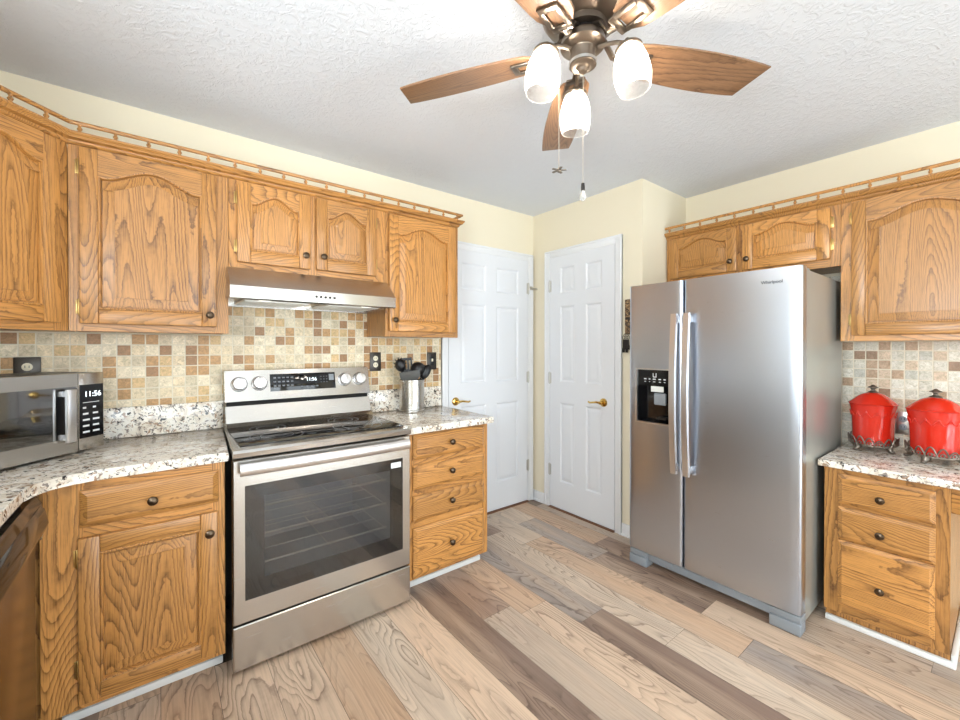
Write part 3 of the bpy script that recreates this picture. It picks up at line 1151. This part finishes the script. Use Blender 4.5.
# back guard: sloped lower apron, vent slot, control panel
m = MB()
m.prism([(-.165, .9055), (-.122, .925), (-.098, 1.008), (-.060, 1.008), (-.045, .90)], 'x', -.352, .410, 0, .002)
m.build('backguard', 'steel', t)
m = MB(); m.box(-.345, .402, -.090, -.05, 1.008, 1.036)
m.build('vent_slot', 'dark_gap', t)
m = MB()
PT = [(-.108, 1.032), (-.070, 1.188), (-.030, 1.192), (-.030, 1.02), (-.060, 1.02)]
m.prism(PT, 'x', -.355, .413, 0, .004)
cp = m.build('control_panel', 'steel', t)
tilt = math.atan2(.038, .156)
PM = Matrix.Translation((0, -.0895, 1.108)) @ Matrix.Rotation(-tilt, 4, 'X')   # panel face frame: x, z in plane


def on_panel(b):
    b.tf = PM
    return b


m = on_panel(MB()); m.box(-.145, .204, -.0025, .003, -.036, .058, 0, .001)
m.build('display', 'black_gloss', cp)
DZ = .011
text('clock_digits', '11:56', .026, 'digits', cp, PM @ Matrix.Translation((.070, -.0028, DZ + .010)) @ FRONT)
m = on_panel(MB())
for i in range(5):
    for j in range(3):
        m.box(-.128 + i * .022, -.115 + i * .022, -.0032, -.0024, DZ + .022 - j * .022, DZ + .030 - j * .022)
for i in range(3):
    for j in range(3):
        m.box(.120 + i * .016, .126 + i * .016, -.0032, -.0024, DZ + .022 - j * .016, DZ + .026 - j * .016)
for i in range(4):
    m.box(.010 + i * .028, .022 + i * .028, -.0032, -.0024, DZ - .032, DZ - .026)
m.build('lettering', 'print_grey', cp)
m = on_panel(MB()); m.box(.168, .196, -.0034, -.0024, DZ, DZ + .036)
m.build('start_button', 'grey_plastic', cp)
for kx in (-.290, -.196, .259, .351):
    m = on_panel(MB())
    m.lathe([(.036, 0), (.036, .003), (.032, .005), (.032, .026), (.029, .031), (0, .032)], (kx, .001, DZ), 28, 0, '-y')
    m.box(kx - .004, kx + .010, -.039, -.029, DZ - .028, DZ + .028, 0, .002)
    m.build('knob', 'handle_steel', cp)
    m = on_panel(MB())
    m.lathe([(.0385, 0), (.0385, .0015)], (kx, .0, DZ), 28, 0, '-y')
    m.build('knob_ring', 'black_plastic', cp)

# ------------------------------------------------------------------ range hood
t = thing('range_hood', 'slim stainless under-cabinet range hood above the range', 'range hood', (.645, YA, 1.52))
hh = .398
m = MB()
D = 2.105 - YA
m.prism([(-.012, .005), (-.012, .161), (D + .10, .161), (D, .066), (D, .012), (D + .012, .006), (D + .03, .018), (-.03, .018), (-.03, .005)], 'x', -hh, hh, 0, .002)
m.build('canopy', 'steel', t)
for sx in (-1, 1):
    m = MB(); m.box(sx * .19 - .15, sx * .19 + .15, D + .06, -.09, .010, .0185, 0, .002)
    for k in range(7):
        y = D + .08 + k * .035
        m.box(sx * .19 - .14, sx * .19 + .14, y, y + .016, .006, .0105)
    m.build('grease_filter', 'nickel', t)
    m = MB(); m.lathe([(.03, .0), (.03, .008)], (sx * .25, D + .048, .010), 20)
    m.build('lamp_lens', 'hood_light', t)
for k in range(5):
    m = MB(); m.lathe([(.006, 0), (.006, .003), (.004, .004), (0, .0045)], (-.03 + k * .022, D + .0008, .040), 12, 0, '-y')
    m.build('button', 'black_plastic', t)

# ------------------------------------------------------------------ refrigerator
t = thing('refrigerator', 'side by side stainless refrigerator with an ice and water dispenser', 'refrigerator', (2.272, 1.003, 0), RB)
# local: x = 1.003 - y, front at local y = 0 facing -y, depth to +y
FW = .431
m = MB(); m.box(-FW + .006, FW - .006, .075, .735, .035, 1.672, 0, .006)
m.build('case', 'case_grey', t)
m = MB()
m.box(-FW + .012, FW - .012, .062, .076, .1, 1.67)
m.build('gasket', 'black_plastic', t)
split = 1.003 - 1.103


def fridge_door(x0, x1, z0, z1, hole=None):
    m = MB()
    th = .062
    n = 14
    # front bows gently outwards and rolls back at both edges

    def fy(x):
        u = (x - x0) / (x1 - x0)
        e = min(u, 1 - u) * (x1 - x0)
        rb = .016
        roll = rb - math.sqrt(max(rb * rb - (rb - min(e, rb)) ** 2, 0))
        return -.006 * math.sin(PI * u) + roll
    xs = [x0 + .0, x0 + .002, x0 + .005, x0 + .010, x0 + .016]
    xs += [x0 + .016 + (x1 - x0 - .032) * k / n for k in range(1, n)]
    xs += [x1 - .016, x1 - .010, x1 - .005, x1 - .002, x1]
    zs = [z0, z1]
    if hole:
        hx0, hx1, hz0, hz1 = hole
        xs = [x for x in xs if not (hx0 - .012 < x < hx1 + .012)] + [hx0 + (hx1 - hx0) * k / 6 for k in range(7)]
        xs.sort()
        zs = [z0, hz0, hz1, z1]
    G = [[m.v((x, fy(x), z)) for x in xs] for z in zs]
    for j in range(len(zs) - 1):
        for i in range(len(xs) - 1):
            if hole and j == 1 and xs[i] >= hole[0] - 1e-6 and xs[i + 1] <= hole[1] + 1e-6:
                continue
            m.face([G[j][i], G[j][i + 1], G[j + 1][i + 1], G[j + 1][i]])
    B0, B1 = [m.v((x, th, z0)) for x in (x0, x1)], [m.v((x, th, z1)) for x in (x0, x1)]
    m.face([B0[0]] + G[0] + [B0[1]])
    m.face([B1[1]] + list(reversed(G[-1])) + [B1[0]])
    m.face([B0[0], B1[0]] + [g[0] for g in reversed(G)])
    m.face([B1[1], B0[1]] + [g[-1] for g in G])
    m.face([B0[0], B0[1], B1[1], B1[0]])
    return m


DH = (1.003 - 1.381, 1.003 - 1.172, .868, 1.184)
ld = fridge_door(-FW, split - .003, .098, 1.68, DH).build('freezer_door', 'fridge_steel', t, ang=40)
rd = fridge_door(split + .003, FW, .098, 1.68).build('fridge_door', 'fridge_steel', t, ang=40)


def fridge_handle(parent, x):
    m = MB()
    n = 20
    loops = []
    for k in range(n + 1):
        u = k / n
        z = .615 + .88 * u
        y = -.040 - .022 * math.sin(PI * u)
        w = .0195
        loops.append([(x - w, y + .008, z), (x - w + .004, y - .004, z), (x + w - .004, y - .004, z), (x + w, y + .008, z), (x + w - .004, y + .012, z), (x - w + .004, y + .012, z)])
    m.rings(loops, 0, True, True)
    for z in (.645, 1.465):
        m.box(x - .010, x + .010, -.045, -.001, z - .02, z + .02, 0, .004)
    m.build('handle', 'handle_steel', parent)


fridge_handle(ld, split - .034)
fridge_handle(rd, split + .034)
# dispenser
hx0, hx1, hz0, hz1 = DH
m = MB()
lpz = lambda d, y: [(hx0 + d, y, hz0 + d), (hx1 - d, y, hz0 + d), (hx1 - d, y, hz1 - d), (hx0 + d, y, hz1 - d)]
m.rings([lpz(-.003, -.0045), lpz(-.003, -.009), lpz(.004, -.009), lpz(.006, .002)], 0)
m.build('dispenser_frame', 'handle_steel', ld)
m = MB()
zc = 1.085
m.box(hx0 + .004, hx1 - .004, .002, .012, zc, hz1 - .004)
m.rings([[(hx0 + .003, .004, hz0 + .003), (hx1 - .003, .004, hz0 + .003), (hx1 - .003, .004, zc), (hx0 + .003, .004, zc)],
         [(hx0 + .02, .056, hz0 + .02), (hx1 - .02, .056, hz0 + .02), (hx1 - .02, .056, zc - .004), (hx0 + .02, .056, zc - .004)]], 0, False, True)
dp = m.build('dispenser', 'black_gloss', ld)
m = MB()
for k, (a, b) in enumerate(((.045, .06), (.075, .085), (.10, .118), (.135, .15), (.165, .178))):
    m.box(hx0 + a, hx0 + b, .0012, .002, 1.122, 1.128).box(hx0 + a + .002, hx0 + b - .002, .0012, .002, 1.108, 1.111)
m.box(hx0 + .100, hx0 + .104, .0012, .002, 1.138, 1.160).box(hx0 + .118, hx0 + .122, .0012, .002, 1.138, 1.160).box(hx0 + .100, hx0 + .122, .0012, .002, 1.136, 1.140)
m.build('lettering', 'print_white', dp)
m = MB(); m.box(hx0 + .09, hx0 + .165, .0, .004, 1.052, 1.084)
m.build('badge', 'paper', dp)
m = MB()
m.box(hx0 + .10, hx0 + .17, .012, .030, .975, 1.045, 0, .006)
m.build('paddle', 'grey_plastic', dp)
m = MB()
m.box(hx0 + .115, hx0 + .175, .006, .054, .892, .905, 0, .003)
m.build('drip_tray', 'iron_dark', dp)
# base grille with two feet boxes
m = MB(); m.box(-FW + .10, FW - .10, .022, .07, .040, .088, 0, .003)
for k in range(8):
    m.box(-.30 + k * .08, -.245 + k * .08, .0190, .024, .060, .080)
m.build('base_grille', 'grey_plastic', t)
for x0, x1 in ((-FW + .002, -FW + .115), (FW - .125, FW - .002)):
    m = MB(); m.box(x0, x1, .004, .08, .001, .052, 0, .004).box(x0, x1, .012, .08, .053, .086, 0, .004)
    m.build('foot_cover', 'grey_plastic', t)
m = MB(); m.box(-FW + .05, FW - .05, .10, .70, .012, .036)
m.build('underside', 'dark_gap', t)
for x in (-FW + .06, FW - .06):
    m = MB(); m.box(x - .045, x + .045, .085, .17, 1.6725, 1.684, 0, .003)
    m.build('hinge_cover', 'grey_plastic', t)
text('logo', 'Whirlpool', .021, 'logo', rd, Matrix.Translation((1.003 - .688, -.0075, 1.616)) @ FRONT)


# ------------------------------------------------------------------ dishwasher (left run)
t = thing('dishwasher', 'dark stainless dishwasher under the left countertop', 'dishwasher', (-.312, 1.9, 0), R(90))
# local +x = world +y, local -y = world +x
m = MB(); m.box(-.60, -.004, .03, .56, .02, CT - TH - .003)
m.build('body', 'black_plastic', t)
m = MB()
m.box(-.597, -.006, 0, .03, .095, .690, 0, .004)
m.build('door', 'steel_dark', t)
m = MB()
m.prism([(.03, .694), (-.004, .694), (-.010, .700), (-.020, .755), (-.016, .815), (-.002, .842), (.03, .842)], 'x', -.597, -.006, 0, .003)
cpn = m.build('control_panel', 'dw_panel', t)
m = MB()
m.prism([(-.0195, .745), (-.031, .742), (-.034, .755), (-.026, .800), (-.0165, .812)], 'x', -.585, -.03, 0, .002)
m.build('handle', 'dw_panel', cpn)
m = MB(); m.lathe([(.012, 0), (.012, .004), (.008, .006), (0, .006)], (-.055, -.018, .725), 16, 0, '-y')
m.build('button', 'nickel', cpn)
m = MB(); m.box(-.597, -.008, .06, .065, .001, .09)
m.build('toe_kick', 'black_plastic', t)

# ------------------------------------------------------------------ microwave
t = thing('microwave', 'stainless countertop microwave turned across the corner of the counter', 'microwave', (-.182, 2.306, CT), R(46.5))
mw, mh, md = .50, .315, .27
m = MB(); m.box(-mw + .002, -.002, .022, md, .012, mh, 0, .004)
m.build('body', 'black_plastic', t)
for x in (-mw + .05, -.05):
    for y in (.05, md - .05):
        m = MB(); m.lathe([(.012, .0), (.012, .0125)], (x, y, .0005), 10)
        m.build('foot', 'black_plastic', t)
dx1 = -.098
m = MB()
o4 = [(-mw, .012), (dx1 - .002, .012), (dx1 - .002, mh), (-mw, mh)]
i4 = [(-mw + .035, .068), (dx1 - .004, .068), (dx1 - .004, mh - .050), (-mw + .035, mh - .050)]
m.rings([[(p[0], .021, p[1]) for p in o4], [(p[0], .002, p[1]) for p in o4], [(p[0], 0, p[1]) for p in o4], [(p[0], 0, p[1]) for p in i4], [(p[0], .012, p[1]) for p in i4]], 0)
md_ = m.build('door', 'steel', t)
m = MB(); m.box(-mw + .035, dx1 - .004, .003, .006, .068, mh - .050)
m.build('window', 'mw_glass', md_)
m = MB(); m.box(-mw + .035, dx1 - .004, .010, .0195, .068, mh - .050)
m.build('inner_screen', plain('grey_microwave_screen', srgb(70, 72, 76), 0.4), md_)
m = MB(); m.box(dx1 - .062, dx1 - .030, -.030, -.016, .056, mh - .058, 0, .003)
for z in (.075, mh - .075):
    m.box(dx1 - .055, dx1 - .038, -.018, .003, z - .01, z + .01)
m.build('handle', 'handle_steel', md_)
m = MB(); m.box(dx1 + .001, 0, 0, .021, .012, mh, 0, .002)
cpn = m.build('control_panel', 'steel', t)
m = MB(); m.box(dx1 + .003, -.003, -.0015, .001, .058, mh - .046)
m.build('keypad', 'black_gloss', cpn)
text('clock_digits', '11:56', .030, 'digits', cpn, Matrix.Translation(((dx1) / 2 + .004, -.002, mh - .085)) @ FRONT)
m = MB()
m.box(dx1 + .015, -.02, -.0022, -.0014, mh - .118, mh - .116)
for j in range(5):
    for i in range(2):
        w = (.030, .028, .03, .024, .014)[j]
        m.box(dx1 + .015 + i * .038, dx1 + .015 + i * .038 + w * .85, -.0022, -.0014, .078 + j * .024, .085 + j * .024)
m.build('lettering', 'print_white', cpn)


# ------------------------------------------------------------------ outlets and switch
def wall_plate(name, label, cat, x, z, loc, rot, kind='outlet', w=.076, h=.122, ins='black_plastic', yo=-.008, mat='plate'):
    t = thing(name, label, cat, loc, rot)
    m = MB(); m.box(x - w / 2, x + w / 2, yo - .0065, yo - .0005, z - h / 2, z + h / 2, 0, .0025)
    m.build('cover_plate', mat, t)
    if kind == 'outlet':
        for s in (-1, 1):
            m = MB(); m.lathe([(.0165, 0), (.0165, .0022), (.014, .003), (0, .003)], (x, yo - .006, z + s * .021), 18, 0, '-y')
            f = m.build('receptacle', ins, t)
            m = MB(); m.box(x - .007, x - .005, yo - .0094, yo - .0088, z + s * .021 - .004, z + s * .021 + .006).box(x + .005, x + .007, yo - .0094, yo - .0088, z + s * .021 - .004, z + s * .021 + .006)
            m.build('slot', 'dark_gap', f)
    else:
        m = MB(); m.box(x - .017, x + .017, yo - .009, yo - .006, z - .033, z + .033, 0, .001)
        f = m.build('rocker', 'black_plastic', t)
        m = MB(); m.box(x - .006, x + .006, yo - .016, yo - .008, z - .004, z + .016, 0, .002)
        m.build('toggle', 'ivory', f)
    return t


wall_plate('outlet', 'dark metal outlet plate with ivory sockets just right of the range back panel', 'outlet', 1.105, 1.218, (0, YA, 0), 0, ins='ivory')
wall_plate('light_switch', 'dark metal switch plate on the tiles beside the white door', 'switch', 1.528, 1.215, (0, YA, 0), 0, 'switch')
wall_plate('outlet', 'dark framed outlet on the tiles behind the microwave', 'outlet', -.435, 1.207, (0, YA, 0), 0, w=.080, h=.124, ins='ivory')
wall_plate('outlet', 'outlet plate on the tiles between the two red canisters', 'outlet', bx(.352), .905, (XB, YD, 0), RB, ins='grey_plastic', mat='nickel')

# ------------------------------------------------------------------ utensil crock and tools
cx_, cy_ = 1.305, 2.405
t = thing('utensil_crock', 'stainless steel utensil crock on the short countertop', 'crock', (cx_, cy_, CT))
m = MB()
m.lathe([(.0, .0008), (.080, .0008), (.084, .004), (.084, .012), (.081, .016), (.081, .196), (.084, .200), (.084, .207), (.078, .207), (.077, .010), (0, .009)], (0, 0, 0), 36)
m.build('crock_wall', 'steel', t)


def tool(name, label, cat, base, tip, head, mat='tool'):
    """handle from inside the crock up to tip, head built in a frame at tip"""
    t = thing(name, label, cat, (cx_, cy_, CT), 0)
    m = MB()
    b, tp = Vector(base), Vector(tip)
    m.tube([b, b.lerp(tp, .5), tp], [.006, .0055, .005], 8)
    m.build('handle', mat, t)
    z = (tp - b).normalized()
    x = Vector((.614, -.0, 0)) + Vector((0, -.3, 0))
    # heads face the camera: width axis perpendicular to the view and to the handle
    view = Vector((.47, .88, 0))
    x = z.cross(view).normalized()
    y = z.cross(x).normalized()
    m = MB()
    m.tf = Matrix.Translation(tp) @ Matrix((x, y, z)).transposed().to_4x4() @ Matrix.Scale(1.14, 4)
    head(m)
    m.build('head', mat, t)
    return t


def spoon_head(w, h, dish):
    def f(m):
        loops = []
        n = 20
        for s, dy in ((1.0, 0), (.8, dish * .5), (.45, dish * .9), (.1, dish)):
            loops.append([(w * s * math.cos(2 * PI * k / n), dy, h + h * s * math.sin(2 * PI * k / n)) for k in range(n)])
        back = []
        for s, dy in ((1.0, .003), (.8, dish * .5 + .004), (.45, dish * .9 + .004), (.1, dish + .004)):
            back.append([(w * s * math.cos(2 * PI * k / n), dy, h + h * s * math.sin(2 * PI * k / n)) for k in range(n)])
        m.rings(list(reversed(loops)) + back, 0, True, True)
    return f


def turner_head(w, h, slots):
    def f(m):
        m.box(-w, w, -.0015, .0015, 0, h * .22, 0, .001)
        n = slots * 2 + 1
        bw = 2 * w / n
        for k in range(0, n, 2):
            m.box(-w + k * bw, -w + (k + 1) * bw, -.0015, .0015, h * .2, h * .85)
        m.box(-w, w, -.0015, .0015, h * .82, h, 0, .001)
    return f


def flat_head(w, h):
    def f(m):
        m.prism([(-w * .55, 0), (w * .55, 0), (w, h * .45), (w, h), (-w, h * .93), (-w, h * .4)], 'y', -.002, .002, 0, .001)
    return f


def server_head(m):
    # spaghetti fork: bowl with prongs
    spoon_head(.030, .036, .016)(m)
    for k in range(7):
        a = PI * (k / 6)
        m.tube([(.028 * math.cos(a), -.001, .036 + .034 * math.sin(a)), (.036 * math.cos(a), -.014, .036 + .044 * math.sin(a))], [.004, .0025], 6)


tool('spaghetti_server', 'black pronged spaghetti server leaning at the left of the crock', 'utensil', (.012, .0, .02), (-.064, .012, .262), server_head)
tool('slotted_turner', 'black slotted turner standing in the crock', 'utensil', (.0, .02, .02), (-.018, .03, .252), turner_head(.034, .085, 3))
tool('spatula', 'grey flat spatula leaning low at the front of the crock', 'utensil', (.02, -.02, .02), (-.030, -.048, .200), flat_head(.056, .062), 'tool_grey')
tool('ladle', 'black round ladle standing in the crock', 'utensil', (-.02, .0, .02), (.034, .0, .232), spoon_head(.043, .040, .030))
tool('serving_spoon', 'black oval serving spoon leaning at the right of the crock', 'utensil', (-.03, .01, .02), (.070, -.012, .208), spoon_head(.026, .046, .012))
tool('slotted_spoon', 'black long spoon leaning far right of the crock in front of the switch', 'utensil', (-.03, -.02, .02), (.082, .026, .215), spoon_head(.022, .042, .010))


# ------------------------------------------------------------------ red canisters on scrolled stands
def canister(x, y, s, label, slabel, spin):
    st = thing('canister_stand', slabel, 'stand', (x, y, CTB), spin)
    zt = .032 * s
    m = MB()
    m.lathe([(.0, zt - .004), (.084 * s, zt - .004), (.092 * s, zt - .002), (.092 * s, zt + .004), (.088 * s, zt + .0045), (.0, zt)], (0, 0, 0), 36)
    m.build('tray', 'iron', st)
    for k in range(4):
        a = PI / 4 + PI / 2 * k
        ca, sa = math.cos(a), math.sin(a)
        m = MB()
        m.tube([(.072 * s * ca, .072 * s * sa, zt - .003), (.086 * s * ca, .086 * s * sa, zt * .72), (.090 * s * ca, .090 * s * sa, zt * .35), (.098 * s * ca, .098 * s * sa, .006)], [.012 * s, .014 * s, .010 * s, .0055], 10)
        m.ell((.100 * s * ca, .100 * s * sa, .0085), (.010, .010, .008), 10, 6)
        m.build('foot', 'iron', st)
    m = MB()      # pierced scroll gallery round the tray
    n = 16
    for k in range(n):
        a = 2 * PI * k / n
        da = 2 * PI / n
        up = .029 * s * (1.0 + .55 * abs(math.sin(a * 2)))
        pts = []
        for q in range(9):
            u = q / 8
            aa = a + da * (u * 1.15 - .05)
            rr = .093 * s + .005 * s * math.sin(PI * u)
            pts.append((rr * math.cos(aa), rr * math.sin(aa), zt + .002 + up * math.sin(PI * u)))
        m.tube(pts, .0032 * s, 6)
        aa = a + da * .5
        pts = []
        for q in range(11):
            ph = 2 * PI * q / 10 * 1.15
            r2 = (.009 - .0042 * q / 10) * s
            ang = aa + (r2 * math.cos(ph)) / (.096 * s)
            pts.append((.097 * s * math.cos(ang), .097 * s * math.sin(ang), zt + .012 * s + r2 * math.sin(ph)))
        m.tube(pts, .0026 * s, 5)
    m.build('scroll_gallery', 'iron', st)
    t = thing('canister', label, 'canister', (x, y, CTB + zt + .0004), spin)
    m = MB()
    m.lathe([(0, 0), (.074 * s, 0), (.080 * s, .004), (.082 * s, .03), (.084 * s, .09), (.0865 * s, .125), (.090 * s, .150), (.094 * s, .166), (.0955 * s, .172), (.090 * s, .172), (.086 * s, .15), (.076 * s, .02), (0, .012)], (0, 0, 0), 44)
    for v in m.bm.verts: v.co.z *= 1.20
    b = m.build('jar', 'red', t)
    m = MB()      # raised scroll band under the rim
    for k in range(14):
        a0 = 2 * PI * k / 14
        pts = []
        for q in range(9):
            u = q / 8
            aa = a0 + 2 * PI / 14 * u
            zz = .130 + .009 * math.sin(2 * PI * u)
            rr = (.0872 + (zz - .125) * .20) * s
            pts.append((rr * math.cos(aa), rr * math.sin(aa), zz))
        m.tube(pts, .0022, 5)
        pts = []
        for q in range(9):
            ph = 2 * PI * q / 8
            aa = a0 + .12 + .06 * math.cos(ph)
            zz = .137 + .006 * math.sin(ph)
            pts.append(((.0886 + (zz - .13) * .2) * s * math.cos(aa), (.0886 + (zz - .13) * .2) * s * math.sin(aa), zz))
        m.tube(pts, .0018, 5)
    for v in m.bm.verts: v.co.z *= 1.20
    m.build('relief_band', 'red', b)
    m = MB()
    m.lathe([(.0, .1722), (.090 * s, .1722), (.098 * s, .1735), (.0995 * s, .177), (.096 * s, .180), (.085 * s, .190), (.066 * s, .209), (.046 * s, .224), (.026 * s, .233), (0, .236)], (0, 0, 0), 44)
    for v in m.bm.verts: v.co.z += .0344
    ld_ = m.build('lid', 'red', t)
    m = MB()
    m.lathe([(.024 * s, .2325), (.020 * s, .238), (.010, .243), (.0075, .250), (.010, .254), (.022 * s, .258), (.021 * s, .261), (.009, .268), (.006, .272), (0, .274)], (0, 0, 0), 24)
    for v in m.bm.verts: v.co.z += .0344
    m.build('finial', 'iron', ld_)
    return t


canister(2.945, .440, .99, 'red glazed lidded canister nearer the refrigerator', 'scrolled pewter stand under the canister nearer the refrigerator', .2)
canister(2.872, .214, 1.03, 'red glazed lidded canister standing farther from the refrigerator', 'scrolled pewter stand under the canister farther from the refrigerator', .5)

# ------------------------------------------------------------------ rustic plaque with keys on the closet wall
t = thing('key_plaque', 'narrow dark rustic plaque with hanging keys on the wall beside the refrigerator', 'plaque', (XC, 1.60, 1.24), RB)
m = MB(); m.box(-.035, .055, -.020, -.0005, .16, .40, 0, .003)
m.build('board', 'sign', t)
for k in range(4):
    m = MB()
    x = -.03 + k * .012
    m.tube([(x, -.018, .17), (x, -.032, .16), (x - .004, -.034, .15)], .002, 6)
    m.tube([(x - .004 + .010 * math.sin(q), -.033, .138 + .010 * math.cos(q)) for q in [2 * PI * i / 10 for i in range(11)]], .0015, 5)
    m.box(x - .010, x + .002, -.036, -.032, .06 + .02 * (k % 2), .125, 0, .001)
    m.box(x - .014, x + .006, -.037, -.031, .035 + .02 * (k % 2), .065 + .02 * (k % 2), 0, .002)
    m.build('key', 'iron_dark', t)

# ------------------------------------------------------------------ ceiling fan
FX, FY = 1.071, .843
ZB = 2.255
t = thing('ceiling_fan', 'five blade wood and bronze ceiling fan with three lit glass shades', 'ceiling fan', (FX, FY, H))
zz = lambda z: z - H
m = MB()
m.lathe([(0, -.0005), (.09, -.0005), (.125, -.012), (.13, -.03), (.128, -.075), (.112, -.098), (.085, -.108), (.075, -.112)], (0, 0, 0), 40)
m.lathe([(.075, -.110), (.075, -.130), (0, -.130)], (0, 0, 0), 40)
m.build('motor_housing', 'fan_metal', t)
m = MB()
m.lathe([(.050, -.128), (.050, -.146), (0, -.146)], (0, 0, 0), 32)
m.build('flywheel', 'fan_dark', t)
AZ = [121.0, 49.3, -24.6, 193.5, 265.5]
for az in AZ:
    # blade in a frame whose +x points outwards
    n = 16
    top = []
    r0, r1 = .150, .668
    half = lambda u: .058 + .020 * math.sin(PI * min(u * .80, 1.0)) - .004 * u
    up_, dn_ = [], []
    for k in range(n + 1):
        u = k / n
        x = r0 + (r1 - r0) * u
        w = half(u)
        if u < .08:
            w *= .70 + .30 * math.sin(PI / 2 * u / .08)
        up_.append((x - .020 * u * u * 1.6, w))
        dn_.append((x, -w))
    poly = dn_ + list(reversed(up_))
    m = MB()
    m.tf = Matrix.Rotation(R(-11), 4, 'X')
    m.prism(poly, 'z', -.0035, .0035, 0, .002)
    b = m.build('blade', 'blade', t)
    b.location = (0, 0, zz(ZB))
    b.rotation_euler = (0, 0, R(az))
    m = MB()
    # blade iron: neck from the flywheel then a pierced flat bracket under the blade
    dz = zz(2.31) - zz(ZB)
    m.tube([(.045, 0, dz), (.075, 0, dz - .012), (.105, 0, -.004), (.132, 0, -.008)], [.013, .012, .012, .012], 10, 0, .5)
    m.tf = Matrix.Rotation(R(-11), 4, 'X')
    zb0, zb1 = -.0115, -.0037
    m.box(.125, .150, -.034, .034, zb0, zb1, 0, .003)
    m.box(.145, .220, -.036, -.018, zb0, zb1, 0, .003)
    m.box(.145, .220, .018, .036, zb0, zb1, 0, .003)
    m.box(.210, .232, -.034, .034, zb0, zb1, 0, .003)
    m.build('blade_iron', 'fan_metal', b)
# light kit hub
m = MB()
m.lathe([(.040, -.140), (.066, -.150), (.070, -.160), (.070, -.172), (.060, -.180), (.040, -.184), (.038, -.188), (.038, -.218), (.041, -.221), (.041, -.232), (.036, -.236), (.022, -.237), (.016, -.242), (.014, -.252), (.006, -.258), (0, -.260)], (0, 0, 0), 36)
lk = m.build('light_kit', 'fan_metal', t)
m = MB(); m.lathe([(.0435, -.222), (.0435, -.231)], (0, 0, 0), 36, 0, 'z', False)
m.build('trim_ring', 'nickel', lk)
for az in (48, 168, -72):
    a = R(az)
    e = bpy.data.objects.new('lamp', None)
    C.objects.link(e)
    e.parent = t
    e.location = (0.142 * math.cos(a), .142 * math.sin(a), zz(2.205))
    e.rotation_euler = (0, R(-8), a)
    m = MB()
    m.tube([(-.085, 0, .055), (-.06, 0, .050), (-.03, 0, .038), (-.008, 0, .024), (0, 0, .006)], .0065, 10)
    m.lathe([(0, .034), (.006, .032), (.008, .024), (.012, .020), (.036, .006), (.040, 0), (.039, -.006), (.030, -.008), (0, -.008)], (0, 0, 0), 24)
    m.build('shade_holder', 'fan_metal', e)
    m = MB()
    m.lathe([(.033, -.006), (.040, -.016), (.048, -.045), (.0525, -.080), (.0535, -.105), (.050, -.135), (.045, -.154), (.0435, -.154), (.0485, -.134), (.052, -.105), (.051, -.080), (.0465, -.045), (.0385, -.017), (.031, -.0075)], (0, 0, 0), 32, 0, 'z', False)
    for v in m.bm.verts: v.co.z = -.006 + (v.co.z + .006) * .84
    m.build('glass_shade', 'shade', e)
    m = MB()
    m.ell((0, 0, -.066), (.020, .020, .032), 16, 10)
    m.build('bulb', 'bulb', e)
# pull chains
m = MB()
P0 = Vector((-.074, .034, zz(1.868)))
m.tube([(P0.x, P0.y, zz(2.235)), (P0.x, P0.y, P0.z)], .0011, 6)
ch = m.build('pull_chain', 'rope', t)
m = MB()
for k in range(5):
    a = 2 * PI * k / 5 + .4
    m.prism([(0.004 * math.cos(a - .8), .004 * math.sin(a - .8)), (.024 * math.cos(a - .16), .024 * math.sin(a - .16)), (.024 * math.cos(a + .16), .024 * math.sin(a + .16)), (0.004 * math.cos(a + .8), .004 * math.sin(a + .8))], 'z', -.0015, .0015)
m.ell((0, 0, 0), (.007, .007, .008), 10, 6)
o = m.build('fan_charm', 'iron', ch)
o.location = P0
m = MB()
m.tube([(0.002, 0, zz(2.18)), (.002, 0, zz(1.835))], .0011, 6)
ch = m.build('pull_chain', 'rope', t)
m = MB()
m.lathe([(0, .012), (.005, .012), (.006, .0), (.006, -.012)], (.002, 0, zz(1.823)), 14)
m.build('charm_cap', 'iron_dark', ch)
m = MB()
m.lathe([(.005, .012), (.007, .006), (.0115, -.006), (.011, -.014), (.006, -.020), (0, -.021)], (.002, 0, zz(1.800)), 16)
m.build('bulb_charm', 'clear_bulb', ch)

# ------------------------------------------------------------------ repeats share a group phrase
GROUPS = {'wall_cabinet': 'oak wall cabinets', 'base_cabinet': 'oak base cabinets', 'gallery_rail': 'spindle rails on the wall cabinets',
          'countertop': 'speckled granite countertops', 'outlet': 'outlets on the tiled walls', 'canister': 'red lidded canisters',
          'canister_stand': 'scrolled canister stands'}
for ob in bpy.data.objects:
    if ob.parent is None and 'category' in ob:
        k = ob.name.split('.')[0]
        if k in GROUPS:
            ob['group'] = GROUPS[k]
        elif ob['category'] == 'utensil':
            ob['group'] = 'kitchen tools in the steel crock'
